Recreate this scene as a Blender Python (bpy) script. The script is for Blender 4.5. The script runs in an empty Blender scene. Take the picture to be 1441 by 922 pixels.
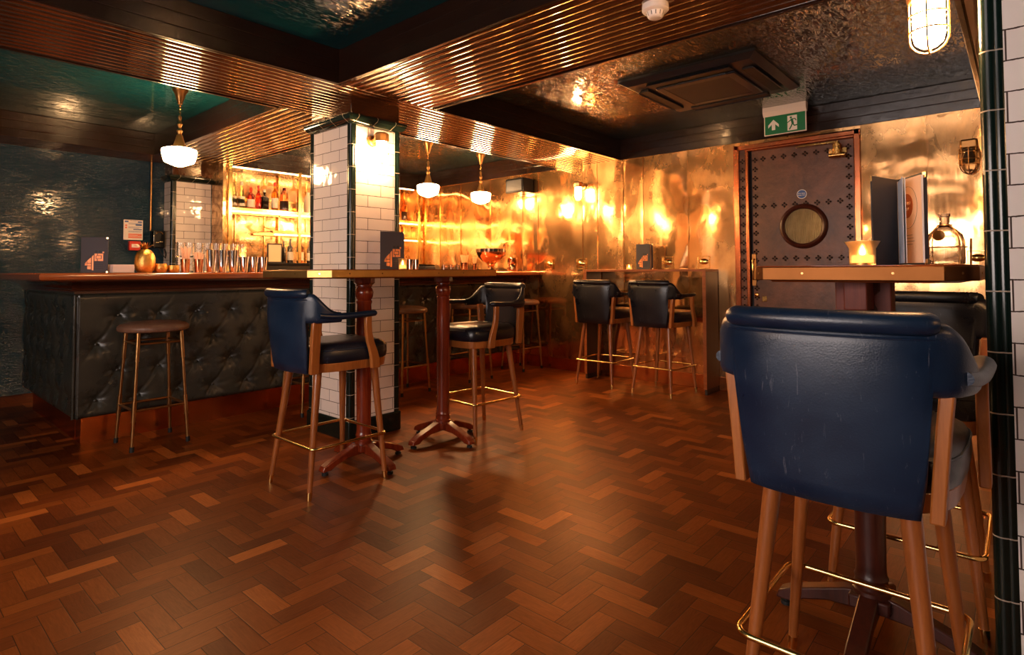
import bpy, bmesh, math, random
from mathutils import Vector, Matrix
random.seed(7)
PI = math.pi
sc = bpy.context.scene
COL = sc.collection
R = math.radians

# ------------------------------------------------------------------ node helpers
class NT:
    def __init__(s, name):
        s.m = bpy.data.materials.new(name); s.m.use_nodes = True
        s.t = s.m.node_tree; s.n = s.t.nodes; s.b = s.n['Principled BSDF']
    def node(s, typ, **kw):
        n = s.n.new(typ)
        for k, v in kw.items():
            if k in n.inputs.keys(): n.inputs[k].default_value = v
            else: setattr(n, k, v)
        return n
    def link(s, a, b): s.t.links.new(a, b)
    def math(s, op, a, b=None, c=None, clamp=False):
        n = s.n.new('ShaderNodeMath'); n.operation = op; n.use_clamp = clamp
        for i, v in enumerate((a, b, c)):
            if v is None: continue
            if isinstance(v, (int, float)): n.inputs[i].default_value = v
            else: s.link(v, n.inputs[i])
        return n.outputs[0]
    def coord(s, scale=(1, 1, 1), rot=(0, 0, 0), loc=(0, 0, 0), kind='Object'):
        tc = s.n.new('ShaderNodeTexCoord'); mp = s.n.new('ShaderNodeMapping')
        mp.inputs['Scale'].default_value = scale; mp.inputs['Rotation'].default_value = rot; mp.inputs['Location'].default_value = loc
        s.link(tc.outputs[kind], mp.inputs['Vector']); return mp.outputs[0]
    def noise(s, vec, scale=5, detail=4, rough=.5, dist=0):
        n = s.n.new('ShaderNodeTexNoise'); n.inputs['Scale'].default_value = scale; n.inputs['Detail'].default_value = detail
        n.inputs['Roughness'].default_value = rough; n.inputs['Distortion'].default_value = dist
        s.link(vec, n.inputs['Vector']); return n.outputs['Fac']
    def ramp(s, fac, stops, interp='LINEAR'):
        n = s.n.new('ShaderNodeValToRGB'); n.color_ramp.interpolation = interp
        e = n.color_ramp.elements
        while len(e) < len(stops): e.new(.5)
        for i, (p, c) in enumerate(stops):
            e[i].position = p; e[i].color = (c if len(c) == 4 else (*c, 1)) if not isinstance(c, (int, float)) else (c, c, c, 1)
        s.link(fac, n.inputs[0]); return n.outputs[0]
    def mix(s, fac, a, b, mode='MIX'):
        n = s.n.new('ShaderNodeMix'); n.data_type = 'RGBA'; n.blend_type = mode
        for sock, v in ((n.inputs[0], fac), (n.inputs[6], a), (n.inputs[7], b)):
            if isinstance(v, (int, float)): sock.default_value = v
            elif isinstance(v, tuple): sock.default_value = (*v, 1) if len(v) == 3 else v
            else: s.link(v, sock)
        return n.outputs[2]
    def bump(s, h, strength=.3, dist=.01):
        n = s.n.new('ShaderNodeBump'); n.inputs['Strength'].default_value = strength; n.inputs['Distance'].default_value = dist
        s.link(h, n.inputs['Height']); s.link(n.outputs[0], s.b.inputs['Normal']); s.link(n.outputs[0], s.b.inputs['Coat Normal']); return n
    def set(s, **kw):
        for k, v in kw.items():
            k = k.replace('_', ' ')
            sock = s.b.inputs[k]
            if hasattr(v, 'links') or isinstance(v, bpy.types.NodeSocket): s.link(v, sock)
            elif isinstance(v, tuple) and len(v) == 3 and sock.type == 'RGBA': sock.default_value = (*v, 1)
            else: sock.default_value = v
        return s

def simple(name, col, rough=.4, metal=0., bumpscale=None, bumpstr=.15, coat=0, var=.0, **kw):
    n = NT(name); n.set(Roughness=rough, Metallic=metal)
    v = n.coord()
    if var:
        f = n.noise(v, 9, 4)
        n.set(Base_Color=n.mix(f, tuple(c*(1-var) for c in col), tuple(min(1, c*(1+var)) for c in col)))
    else: n.set(Base_Color=col)
    if bumpscale: n.bump(n.noise(v, bumpscale, 5), bumpstr, .004)
    if coat: n.set(Coat_Weight=coat, Coat_Roughness=.08)
    for k, x in kw.items(): n.set(**{k: x})
    return n.m

def emis(name, col, strength):
    n = NT(name); n.set(Base_Color=col, Roughness=.3, Emission_Color=col, Emission_Strength=strength); return n.m

def glass(name, col=(1, 1, 1), rough=.02, ior=1.45):
    n = NT(name); n.set(Base_Color=col, Roughness=rough, IOR=ior, Transmission_Weight=1.); return n.m

def wood(name, c0, c1, rough=.3, axis='Z', scale=1., coat=.3):
    n = NT(name)
    sc3 = {'X': (2, 28, 28), 'Y': (28, 2, 28), 'Z': (28, 28, 2)}[axis]
    v = n.coord(tuple(a*scale for a in sc3))
    f = n.noise(v, 1.6, 6, .6, .6); g = n.noise(v, 9, 3, .6, 0)
    k = n.math('ADD', n.math('MULTIPLY', f, .7), n.math('MULTIPLY', g, .3))
    n.set(Base_Color=n.ramp(k, [(.3, c0), (.7, c1)]), Roughness=rough, Coat_Weight=coat, Coat_Roughness=.12)
    n.bump(k, .08, .002); return n.m

def leather(name, c0, c1, rough=.33, scratch=True, bst=.12):
    n = NT(name); v = n.coord()
    f = n.noise(v, 5, 5, .6, .4)
    base = n.mix(n.ramp(f, [(.35, 0.), (.7, 1.)]), c0, c1)
    vs = n.coord((1, 6, 1), (.3, .5, .9))
    s = n.ramp(n.noise(vs, 14, 6, .7, 1.5), [(.63, 0.), (.66, 1.)])
    if scratch: base = n.mix(n.math('MULTIPLY', s, .30), base, (.20, .20, .24))
    n.set(Base_Color=base, Roughness=n.ramp(f, [(.3, rough-.06), (.7, rough+.12)]))
    vo = n.n.new('ShaderNodeTexVoronoi'); vo.inputs['Scale'].default_value = 260; n.link(n.coord(), vo.inputs['Vector'])
    h = n.math('ADD', n.math('MULTIPLY', vo.outputs['Distance'], .25), n.noise(v, 12, 3))
    n.bump(h, bst, .006); return n.m

M = {}
def build_materials():
    # parquet: herringbone worked out per block
    n = NT('parquet'); W = .072; N = 3
    v = n.coord((1/W, 1/W, 1))
    sp = n.n.new('ShaderNodeSeparateXYZ'); n.link(v, sp.inputs[0]); x, y = sp.outputs[0], sp.outputs[1]
    i, j = n.math('FLOOR', x), n.math('FLOOR', y)
    k = n.math('FLOORED_MODULO', n.math('SUBTRACT', i, j), 2*N)
    isH = n.math('LESS_THAN', k, N-.5)
    i0 = n.math('SUBTRACT', i, k); uH = n.math('DIVIDE', n.math('SUBTRACT', x, i0), N); vH = n.math('FRACT', y)
    j0 = n.math('SUBTRACT', j, n.math('SUBTRACT', 2*N-1, k)); uV = n.math('DIVIDE', n.math('SUBTRACT', y, j0), N); vV = n.math('FRACT', x)
    def sel(a, b): # a when H
        return n.math('ADD', n.math('MULTIPLY', isH, a), n.math('MULTIPLY', n.math('SUBTRACT', 1, isH), b))
    bi, bj = sel(i0, i), sel(j, n.math('ADD', j0, 311.5)); u, w = sel(uH, uV), sel(vH, vV)
    cb = n.n.new('ShaderNodeCombineXYZ'); n.link(bi, cb.inputs[0]); n.link(bj, cb.inputs[1])
    wn = n.n.new('ShaderNodeTexWhiteNoise'); wn.noise_dimensions = '2D'; n.link(cb.outputs[0], wn.inputs['Vector'])
    g = n.n.new('ShaderNodeCombineXYZ'); n.link(n.math('MULTIPLY', u, 1.6), g.inputs[0]); n.link(n.math('MULTIPLY', w, 5.), g.inputs[1]); n.link(n.math('MULTIPLY', wn.outputs['Value'], 57.), g.inputs[2])
    gr = n.noise(g.outputs[0], 2.2, 6, .65, .8)
    tone = n.ramp(wn.outputs['Value'], [(0, (.09, .017, .003)), (.3, (.15, .033, .005)), (.62, (.20, .048, .007)), (.93, (.26, .066, .010)), (1, (.42, .12, .022))])
    big = n.noise(n.coord(), 1.3, 3)
    tone = n.mix(n.ramp(gr, [(.3, 0.), (.75, .7)]), tone, n.mix(1., tone, (.45, .38, .34), 'MULTIPLY'))
    eu = n.math('MINIMUM', u, n.math('SUBTRACT', 1, u)); ew = n.math('MINIMUM', w, n.math('SUBTRACT', 1, w))
    e = n.math('MINIMUM', n.math('MULTIPLY', eu, N), ew)
    line = n.math('LESS_THAN', e, .015)
    tone = n.mix(line, tone, (.012, .003, .002))
    n.set(Base_Color=tone, Roughness=n.math('ADD', n.math('MULTIPLY', big, .14), n.math('MULTIPLY_ADD', gr, .14, .27)), Specular_IOR_Level=.20, Specular_Tint=(1., .60, .34))
    h = n.math('ADD', n.math('MULTIPLY', n.ramp(e, [(0., 0.), (.06, 1.)]), .5), n.math('ADD', n.math('MULTIPLY', gr, .25), n.math('MULTIPLY', wn.outputs['Value'], .3)))
    n.bump(h, .35, .0018); M['parquet'] = n.m

    # subway tile
    n = NT('white_subway_tile'); tc = n.n.new('ShaderNodeTexCoord'); sp = n.n.new('ShaderNodeSeparateXYZ'); n.link(tc.outputs['Object'], sp.inputs[0])
    cb = n.n.new('ShaderNodeCombineXYZ'); dn = n.noise(tc.outputs['Object'], 38, 5, .7)
    wob = n.math('MULTIPLY', n.math('SUBTRACT', dn, .5), .006)
    n.link(n.math('ADD', sp.outputs[0], sp.outputs[1]), cb.inputs[0]); n.link(n.math('ADD', sp.outputs[2], wob), cb.inputs[1])
    br = n.n.new('ShaderNodeTexBrick'); n.link(cb.outputs[0], br.inputs['Vector'])
    br.inputs['Scale'].default_value = 1.; br.inputs['Brick Width'].default_value = .212; br.inputs['Row Height'].default_value = .0782
    br.inputs['Mortar Size'].default_value = .0021; br.inputs['Mortar Smooth'].default_value = .3
    br.inputs['Color1'].default_value = (.82, .74, .70, 1); br.inputs['Color2'].default_value = (.76, .68, .64, 1); br.inputs['Mortar'].default_value = (.05, .025, .018, 1)
    cr = n.ramp(n.noise(n.coord(), 60, 4, .7, 2), [(.70, 0.), (.74, 1.)])
    n.set(Base_Color=n.mix(n.math('MULTIPLY', cr, .25), br.outputs['Color'], (.3, .22, .18)), Roughness=n.ramp(br.outputs['Fac'], [(0, .07), (1, .8)]), Specular_IOR_Level=.4)
    h = n.math('ADD', n.math('MULTIPLY', br.outputs['Fac'], -1.), n.math('MULTIPLY', n.noise(n.coord(), 7, 2), 1.6))
    n.bump(h, .5, .006); M['tile'] = n.m

    # bottle-green trim tile with pale joints
    n = NT('dark_green_trim_tile'); tc = n.n.new('ShaderNodeTexCoord'); sp = n.n.new('ShaderNodeSeparateXYZ'); n.link(tc.outputs['Object'], sp.inputs[0])
    fz = n.math('FRACT', n.math('DIVIDE', sp.outputs[2], .152)); ln = n.math('LESS_THAN', fz, .022)
    n.set(Base_Color=n.mix(ln, (.003, .010, .008), (.36, .28, .22)), Roughness=n.math('MULTIPLY_ADD', ln, .5, .2), Coat_Weight=.05)
    n.bump(n.noise(n.coord((1, 1, .3)), 30, 2), .06, .003); M['green'] = n.m
    n = NT('dark_green_crown_tile'); tc = n.n.new('ShaderNodeTexCoord'); sp = n.n.new('ShaderNodeSeparateXYZ'); n.link(tc.outputs['Object'], sp.inputs[0])
    fz = n.math('FRACT', n.math('DIVIDE', n.math('ADD', sp.outputs[0], sp.outputs[1]), .152)); ln = n.math('LESS_THAN', fz, .022)
    n.set(Base_Color=n.mix(ln, (.008, .018, .014), (.35, .28, .22)), Roughness=.1, Coat_Weight=.5); M['crown'] = n.m

    # lacquered boards
    n = NT('dark_lacquered_board'); v = n.coord((1, 1, 1))
    f = n.noise(v, 7, 5, .6, .5)
    n.set(Base_Color=n.mix(f, (.008, .003, .002), (.022, .008, .004)), Roughness=.22, Coat_Weight=.6, Coat_Roughness=.07, Specular_IOR_Level=.5)
    n.bump(n.noise(v, 14, 4, .6), .12, .006); M['board'] = n.m
    n = NT('brown_lacquered_board'); v = n.coord()
    n.set(Base_Color=n.mix(n.noise(v, 7, 5, .6, .5), (.03, .010, .004), (.08, .026, .009)), Roughness=.13, Coat_Weight=.7, Coat_Roughness=.06, Specular_IOR_Level=.8, Specular_Tint=(1., .80, .58))
    n.bump(n.noise(v, 20, 3, .5), .035, .004); M['board2'] = n.m
    # teal gloss ceiling
    n = NT('teal_gloss_ceiling'); v = n.coord((1, 3, 1))
    n.set(Base_Color=n.mix(n.noise(n.coord(), 2, 3), (.002, .035, .05), (.003, .06, .07)), Roughness=.1, Coat_Weight=.6, Coat_Roughness=.05, Specular_IOR_Level=.7)
    n.bump(n.math('ADD', n.ramp(n.noise(v, 14, 4, .6, 1.), [(.52, 0.), (.66, 1.)]), n.math('MULTIPLY', n.noise(v, 3, 2), .8)), .3, .005); M['ceil'] = n.m
    n = NT('bronze_gloss_ceiling'); v = n.coord((1, 3, 1))
    n.set(Base_Color=n.mix(n.noise(n.coord(), 1.2, 2), (.006, .014, .014), (.012, .026, .025)), Roughness=.12, Coat_Weight=.8, Coat_Roughness=.06, Specular_IOR_Level=.8)
    n.bump(n.math('ADD', n.ramp(n.noise(v, 14, 5, .62, 1.), [(.46, 0.), (.62, 1.)]), n.math('MULTIPLY', n.noise(v, 3, 2), .8)), .45, .006); M['ceil2'] = n.m
    # crinkled blue wall
    n = NT('crinkled_blue_gloss_wall'); v = n.coord((1, 1, 3.2))
    n.set(Base_Color=n.mix(n.noise(n.coord(), 2, 3), (.001, .013, .034), (.002, .034, .055)), Roughness=.10, Coat_Weight=.0, Coat_Roughness=.06, Specular_IOR_Level=.55)
    n.bump(n.math('ADD', n.ramp(n.noise(v, 17, 5, .62, 1.4), [(.47, 0.), (.60, 1.)]), n.math('MULTIPLY', n.noise(v, 3, 2), .8)), .42, .007); M['bluewall'] = n.m
    # brass sheets
    n = NT('tarnished_brass_sheet'); v = n.coord(); vs = n.coord((5, 5, .35))
    st = n.noise(vs, 9, 5, .6); bl = n.noise(n.coord((1, 1, .6)), 2.6, 7, .62, .25); dent = n.noise(v, 1.3, 1.5, .35, .5)
    c = n.mix(n.ramp(bl, [(.30, 0.), (.62, 1.)]), (.50, .22, .07), (.90, .49, .19))
    c = n.mix(n.math('MULTIPLY', st, .35), c, (.98, .62, .32))
    sp2 = n.ramp(n.noise(v, 16, 4, .6, 1.), [(.66, 0.), (.74, 1.)])
    c = n.mix(n.math('MULTIPLY', sp2, .15), c, (.34, .14, .045))
    n.set(Base_Color=c, Metallic=1., Roughness=n.math('ADD', n.math('MULTIPLY', n.ramp(bl, [(.42, 0.), (.62, 1.)]), .10), n.math('MULTIPLY_ADD', st, .10, .02)))
    vo = n.n.new('ShaderNodeTexVoronoi'); vo.feature = 'F1'; vo.inputs['Scale'].default_value = 2.3; n.link(v, vo.inputs['Vector'])
    dn = n.ramp(vo.outputs['Distance'], [(.0, 0.), (.07, .6), (.11, 1.)], 'EASE')
    mid = n.noise(v, 4.2, 1.5, .4, .6)
    h = n.math('ADD', n.math('ADD', n.math('MULTIPLY', dent, .75), n.math('MULTIPLY', dn, .05)), n.math('ADD', n.math('MULTIPLY', mid, .09), n.math('MULTIPLY', st, .003)))
    bn = n.bump(h, .45, .07)
    g2 = n.n.new('ShaderNodeBsdfGlossy'); g2.inputs['Roughness'].default_value = .34; n.link(c, g2.inputs['Color']); n.link(bn.outputs[0], g2.inputs['Normal'])
    mx = n.n.new('ShaderNodeMixShader'); n.link(n.ramp(bl, [(.30, .12), (.70, .34)]), mx.inputs[0]); n.link(n.b.outputs[0], mx.inputs[1]); n.link(g2.outputs[0], mx.inputs[2])
    n.link(mx.outputs[0], n.n['Material Output'].inputs['Surface']); M['brasswall'] = n.m
    n = NT('polished_brass'); v = n.coord()
    n.set(Base_Color=n.mix(n.noise(v, 30, 3), (.62, .36, .11), (.85, .55, .20)), Metallic=1., Roughness=n.ramp(n.noise(v, 14, 3), [(.3, .16), (.7, .32)])); M['brass'] = n.m
    M['brassbright'] = simple('bright_gold_brass', (.95, .66, .24), .2, 1., 40, .08)
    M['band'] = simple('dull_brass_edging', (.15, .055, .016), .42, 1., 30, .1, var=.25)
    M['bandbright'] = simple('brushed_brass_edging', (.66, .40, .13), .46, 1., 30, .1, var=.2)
    M['bronze'] = simple('aged_brass', (.42, .22, .08), .33, 1., 60, .15, var=.4)
    M['coppersheet'] = simple('copper_sheet', (.78, .22, .065), .24, 1., 7, .25, var=.35)
    M['copper'] = simple('polished_copper', (.90, .47, .25), .16, 1., 25, .05, var=.2)
    M['copperframe'] = simple('polished_copper_frame', (.62, .20, .09), .24, 1., 14, .15, var=.4)
    M['steel'] = simple('polished_steel', (.80, .76, .72), .10, 1.)
    M['gold'] = simple('hammered_gold', (.78, .46, .12), .33, 1., 90, .9, var=.2)
    M['blue'] = leather('navy_leather', (.004, .013, .035), (.008, .024, .056))
    M['black'] = leather('blue_black_leather', (.004, .005, .010), (.010, .010, .016), .3)
    M['tuft'] = leather('dark_bottle_green_leather', (.030, .030, .024), (.046, .043, .032), .27, False, .04)
    M['brownseat'] = leather('worn_brown_leather', (.13, .06, .035), (.24, .12, .07), .42, True)
    M['oak'] = wood('golden_beech', (.26, .075, .014), (.46, .15, .032), .34)
    M['legwood'] = wood('golden_beech_leg', (.20, .055, .012), (.38, .115, .026), .3)
    M['bearer'] = wood('matt_mahogany', (.09, .010, .004), (.20, .028, .008), .6, coat=0)
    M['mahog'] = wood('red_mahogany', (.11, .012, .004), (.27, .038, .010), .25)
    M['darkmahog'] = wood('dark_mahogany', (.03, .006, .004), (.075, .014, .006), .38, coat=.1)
    M['counter'] = wood('bar_top_mahogany', (.22, .042, .011), (.46, .125, .032), .16, 'X', .8, .8)
    M['countery'] = wood('bar_top_mahogany_return', (.14, .022, .006), (.34, .075, .018), .16, 'Y', .8, .8)
    M['mould'] = wood('dark_walnut_moulding', (.035, .010, .006), (.10, .028, .012), .22, 'X', .8, .6)
    M['shelfwood'] = wood('wall_table_wood', (.22, .055, .014), (.38, .11, .03), .3, 'Y', .8, .3)
    M['rubber'] = simple('black_rubber', (.008, .008, .008), .6)
    M['blackmetal'] = simple('black_metal', (.012, .012, .014), .3, .6)
    M['blackpaint'] = simple('black_paint', (.01, .008, .008), .5)
    M['white'] = simple('white_plastic', (.78, .70, .66), .35)
    M['paper'] = simple('white_paper', (.80, .74, .72), .7)
    M['orangepaper'] = simple('peach_paper', (.92, .62, .38), .7)
    M['bluepaper'] = simple('pale_blue_paper', (.55, .60, .72), .7)
    M['menu'] = simple('slate_card_cover', (.035, .030, .042), .55, 0, 200, .1)
    M['menudark'] = simple('dark_inner_cover', (.018, .014, .018), .6)
    M['ovalprint'] = simple('deep_orange_print', (.50, .12, .02), .5)
    M['copperprint'] = simple('orange_copper_print', (.78, .27, .09), .4, .3)
    M['darkprint'] = simple('dark_embossed_print', (.012, .010, .014), .5)
    M['goldcap'] = simple('gold_corner', (.9, .62, .28), .2, 1.)
    M['signgreen'] = simple('sign_green', (.004, .16, .055), .35)
    M['signwhite'] = simple('sign_white', (.80, .76, .72), .4)
    M['signblue'] = simple('sign_blue', (.03, .09, .30), .35)
    M['signred'] = simple('sign_red', (.62, .03, .015), .35)
    M['signorange'] = simple('sign_orange', (.8, .13, .05), .4)
    M['led'] = emis('green_indicator', (.05, 1, .25), 6)
    M['door'] = None
    n = NT('studded_brown_leather'); v = n.coord()
    n.set(Base_Color=n.mix(n.ramp(n.noise(v, 3.5, 6, .65, .5), [(.35, 0.), (.7, 1.)]), (.06, .020, .010), (.19, .068, .030)), Roughness=.36)
    n.bump(n.noise(v, 34, 6, .6), .35, .006); M['door'] = n.m
    M['stud'] = simple('dark_bronze_stud', (.03, .014, .008), .3, .8)
    M['ribbed'] = None
    n = NT('ribbed_glass'); tc = n.n.new('ShaderNodeTexCoord'); sp = n.n.new('ShaderNodeSeparateXYZ'); n.link(tc.outputs['Object'], sp.inputs[0])
    wv = n.math('SINE', n.math('MULTIPLY', sp.outputs[1], 2*PI/.0125))
    n.set(Base_Color=n.mix(n.noise(n.coord(), 14, 5), (.36, .27, .13), (.75, .60, .34)), Roughness=.2, Metallic=.35, Coat_Weight=.8)
    n.bump(wv, .9, .004); M['ribbed'] = n.m
    # acoustic / antique mirror
    n = NT('antique_mirror'); v = n.coord()
    f = n.noise(v, 5, 8, .7, 1.4)
    n.set(Base_Color=n.mix(n.ramp(f, [(.38, 0.), (.62, 1.)]), (.25, .11, .035), (.80, .55, .30)), Metallic=1., Roughness=n.ramp(f, [(.35, .35), (.7, .07)]))
    n.bump(n.noise(v, 8, 3), .1, .01); M['mirror'] = n.m
    M['backbar'] = simple('black_bar_cabinet', (.014, .011, .010), .3)
    M['opal'] = emis('glowing_opal_glass', (1, .56, .24), 52)
    M['bulb'] = emis('glowing_lamp_glass', (1, .53, .22), 130)
    M['bulbbig'] = emis('glowing_lamp_glass_large', (1, .53, .22), 110)
    M['strip'] = emis('added_warm_strip', (1, .56, .25), 11)  # glow of the strips added to brighten the back bar
    M['flame'] = emis('candle_glow', (1, .50, .14), 26)
    M['frost'] = glass('ribbed_amber_glass', (1, .80, .52), .28)
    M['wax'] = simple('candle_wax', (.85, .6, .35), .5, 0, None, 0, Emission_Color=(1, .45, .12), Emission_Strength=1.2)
    M['day'] = emis('daylit_window_pane', (1., .84, .77), 5.4)
    M['clear'] = glass('clear_glass')
    M['warmglass'] = glass('clear_warm_glass', (1, .93, .82), .03)
    M['greenglass'] = glass('pale_green_glass', (.75, .9, .6))
    M['redliq'] = glass('red_liquor', (.85, .07, .03), .03)
    M['pinkliq'] = glass('pink_liquor', (.95, .42, .28), .03)
    M['amber'] = glass('amber_liquor', (.85, .35, .06), .03)
    M['darkglass'] = simple('dark_bottle_glass', (.012, .006, .004), .08, 0, coat=1)
    M['milk'] = simple('frosted_white_glass', (.82, .72, .60), .25)
    M['label'] = simple('cream_bottle_label', (.82, .72, .58), .5)
    M['redcap'] = simple('red_bottle_cap', (.55, .03, .02), .35)
    M['straw'] = simple('pale_pink_straws', (.85, .58, .44), .5)
    M['pick'] = simple('pale_wooden_picks', (.80, .52, .26), .6)
    M['acbody'] = simple('dark_blue_grey_plastic', (.016, .022, .036), .32)
    M['acgrille'] = simple('black_grille', (.012, .014, .022), .5, 0, 300, .4)
    M['darkwall'] = simple('dark_blue_plaster', (.008, .014, .022), .4)

# ------------------------------------------------------------------ geometry helpers
class MB:
    def __init__(s): s.bm = bmesh.new()
    def box(s, a, b, mi=0):
        x0, y0, z0 = a; x1, y1, z1 = b
        v = [s.bm.verts.new(p) for p in ((x0,y0,z0),(x1,y0,z0),(x1,y1,z0),(x0,y1,z0),(x0,y0,z1),(x1,y0,z1),(x1,y1,z1),(x0,y1,z1))]
        for f in ((0,3,2,1),(4,5,6,7),(0,1,5,4),(1,2,6,5),(2,3,7,6),(3,0,4,7)):
            s.bm.faces.new([v[i] for i in f])
        return s
    def loft(s, loops, cap=True, closed=True):
        rows = [[s.bm.verts.new(p) for p in lp] for lp in loops]
        n = len(rows[0])
        for a, b in zip(rows, rows[1:]):
            for i in range(n if closed else n-1):
                j = (i+1) % n
                try: s.bm.faces.new((a[i], a[j], b[j], b[i]))
                except ValueError: pass
        if cap and closed:
            for r, rev in ((rows[0], True), (rows[-1], False)):
                try: s.bm.faces.new(list(reversed(r)) if rev else r)
                except ValueError: pass
        return s
    def cyl(s, p0, p1, r0, r1=None, n=16, cap=True):
        r1 = r0 if r1 is None else r1
        p0, p1 = Vector(p0), Vector(p1); d = (p1-p0).normalized()
        u = d.orthogonal().normalized(); w = d.cross(u)
        ring = lambda p, r: [p + (u*math.cos(2*PI*i/n) + w*math.sin(2*PI*i/n))*r for i in range(n)]
        return s.loft([ring(p0, r0), ring(p1, r1)], cap)
    def tube(s, pts, r, n=10, closed=False):
        pts = [Vector(p) for p in pts]; m = len(pts); loops = []
        up = None
        for k in range(m):
            if closed: d = (pts[(k+1) % m]-pts[k-1]).normalized()
            else: d = (pts[min(k+1, m-1)]-pts[max(k-1, 0)]).normalized()
            if up is None: up = d.orthogonal().normalized()
            up = (up - d*up.dot(d)); up = up.normalized() if up.length > 1e-6 else d.orthogonal().normalized()
            w = d.cross(up); rr = r[k] if isinstance(r, (list, tuple)) else r
            loops.append([pts[k]+(up*math.cos(2*PI*i/n)+w*math.sin(2*PI*i/n))*rr for i in range(n)])
        if closed: loops.append(loops[0]); return s.loft(loops, False)
        return s.loft(loops)
    def lathe(s, prof, n=24, o=(0, 0, 0), axis='Z', sx=1, sy=1, flute=0, nf=0):
        o = Vector(o); loops = []
        for r, z in prof:
            lp = []
            for i in range(n):
                a = 2*PI*i/n; rr = max(r, 1e-4)*(1+flute*math.cos(nf*a))
                c, d = math.cos(a)*rr*sx, math.sin(a)*rr*sy
                lp.append(o + Vector({'Z': (c, d, z), 'X': (z, c, d), 'Y': (d, z, c)}[axis]))
            loops.append(lp)
        return s.loft(loops)
    def prism(s, poly, z0, z1, f=lambda x, y, z: (x, y, z)):
        return s.loft([[f(x, y, z0) for x, y in poly], [f(x, y, z1) for x, y in poly]])
    def done(s, name, mat, parent=None, smooth=True, bevel=0, loc=None, ang=38, seg=2):
        bmesh.ops.remove_doubles(s.bm, verts=s.bm.verts, dist=1e-6)
        bmesh.ops.recalc_face_normals(s.bm, faces=s.bm.faces)
        me = bpy.data.meshes.new(name); s.bm.to_mesh(me); s.bm.free()
        mats = mat if isinstance(mat, (list, tuple)) else [mat]
        for m in mats: me.materials.append(m)
        if smooth: me.shade_smooth(); me.set_sharp_from_angle(angle=R(ang))
        o = bpy.data.objects.new(name, me); COL.objects.link(o)
        if parent: o.parent = parent
        if loc: o.location = loc
        if bevel:
            b = o.modifiers.new('bevel', 'BEVEL'); b.width = bevel; b.segments = seg; b.limit_method = 'ANGLE'; b.angle_limit = R(30)
            b.harden_normals = False
        return o

def tag(o, label, cat, group=None):
    o['label'] = label; o['category'] = cat
    if group: o['group'] = group
    return o
def thing(name, label, cat, loc=(0, 0, 0), rz=0, group=None):
    o = bpy.data.objects.new(name, None); COL.objects.link(o); o.location = loc; o.rotation_euler = (0, 0, rz); o.empty_display_size = .1
    return tag(o, label, cat, group)
def struct(o, label=None):
    o['kind'] = 'structure'
    if label: o['label'] = label
    return o
def sgrp(name, loc=(0, 0, 0), label=None):
    o = bpy.data.objects.new(name, None); COL.objects.link(o); o.location = loc; return struct(o, label)
def dup(root, loc, rz, label, group=None):
    r = root.copy(); COL.objects.link(r); r.location = loc; r.rotation_euler = (0, 0, rz); r['label'] = label
    if group: r['group'] = group
    def rec(a, b):
        for ch in [c for c in a.children]:
            d = ch.copy(); COL.objects.link(d); d.parent = b; rec(ch, d)
    rec(root, r); return r
def text(name, body, size, mat, parent, loc, rot, align='CENTER', ext=.0004):
    c = bpy.data.curves.new(name, 'FONT'); c.body = body; c.size = size; c.align_x = align; c.align_y = 'CENTER'; c.extrude = ext
    c.materials.append(mat); tmp = bpy.data.objects.new(name+'_curve', c); COL.objects.link(tmp); bpy.context.view_layer.update()
    me = bpy.data.meshes.new_from_object(tmp.evaluated_get(bpy.context.evaluated_depsgraph_get())); bpy.data.objects.remove(tmp); bpy.data.curves.remove(c)
    if not me.materials: me.materials.append(mat)
    o = bpy.data.objects.new(name, me); COL.objects.link(o); o.parent = parent; o.location = loc; o.rotation_euler = rot; return o
def smooth01(t): t = max(0, min(1, t)); return t*t*(3-2*t)

build_materials()
ZB, ZC = 2.304, 2.515       # underside of the beams, recessed ceiling
XW, YB = 5.40, 7.0          # brass wall, blue wall
X0, Y0 = -2.2, -2.8

# ------------------------------------------------------------------ camera
f_px, pitch, roll, yaw, ppy = 820., .0316, -.0036, .7198, 356.
cp, sp_ = math.cos(pitch), math.sin(pitch)
fw = Vector((math.cos(yaw)*cp, math.sin(yaw)*cp, sp_)); rt = Vector((math.sin(yaw), -math.cos(yaw), 0)); up = rt.cross(fw)
r2 = rt*math.cos(roll)+up*math.sin(roll); u2 = -rt*math.sin(roll)+up*math.cos(roll)
cam = bpy.data.cameras.new('camera'); co = bpy.data.objects.new('camera', cam); COL.objects.link(co)
cam.sensor_fit = 'HORIZONTAL'; cam.sensor_width = 36; cam.lens = f_px/1441*36; cam.shift_y = (ppy-461)/1441; cam.clip_start = .05
mw = Matrix((r2, u2, -fw)).transposed().to_4x4(); mw.translation = (0, 0, 1.12); co.matrix_world = mw
sc.camera = co

# ------------------------------------------------------------------ room shell
struct(MB().box((X0, Y0, -.06), (XW, YB, 0)).done('floor', M['parquet'], smooth=False), 'dark red herringbone parquet floor')
def slab(name, x0, x1, y0, y1, mat): return struct(MB().box((x0, y0, ZC), (x1, y1, ZC+.05)).done(name, mat, smooth=False))
slab('ceiling', X0, 2.4, Y0, YB, M['ceil']); slab('ceiling', 2.4, XW, Y0, YB, M['ceil2'])
struct(MB().box((X0, YB, 0), (XW, YB+.1, ZC)).done('wall_back', M['bluewall'], smooth=False), 'crinkled glossy dark blue wall')
struct(MB().box((X0, Y0-.1, 0), (XW, Y0, ZC)).done('wall_front', M['darkwall'], smooth=False))
w = MB(); w.box((X0-.1, Y0, 0), (X0, .2, ZC)); w.box((X0-.1, 2.4, 0), (X0, YB, ZC)); w.box((X0-.1, .2, 0), (X0, 2.4, .95)); w.box((X0-.1, .2, 2.15), (X0, 2.4, ZC))
struct(w.done('wall_left', M['darkwall'], smooth=False))
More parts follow.
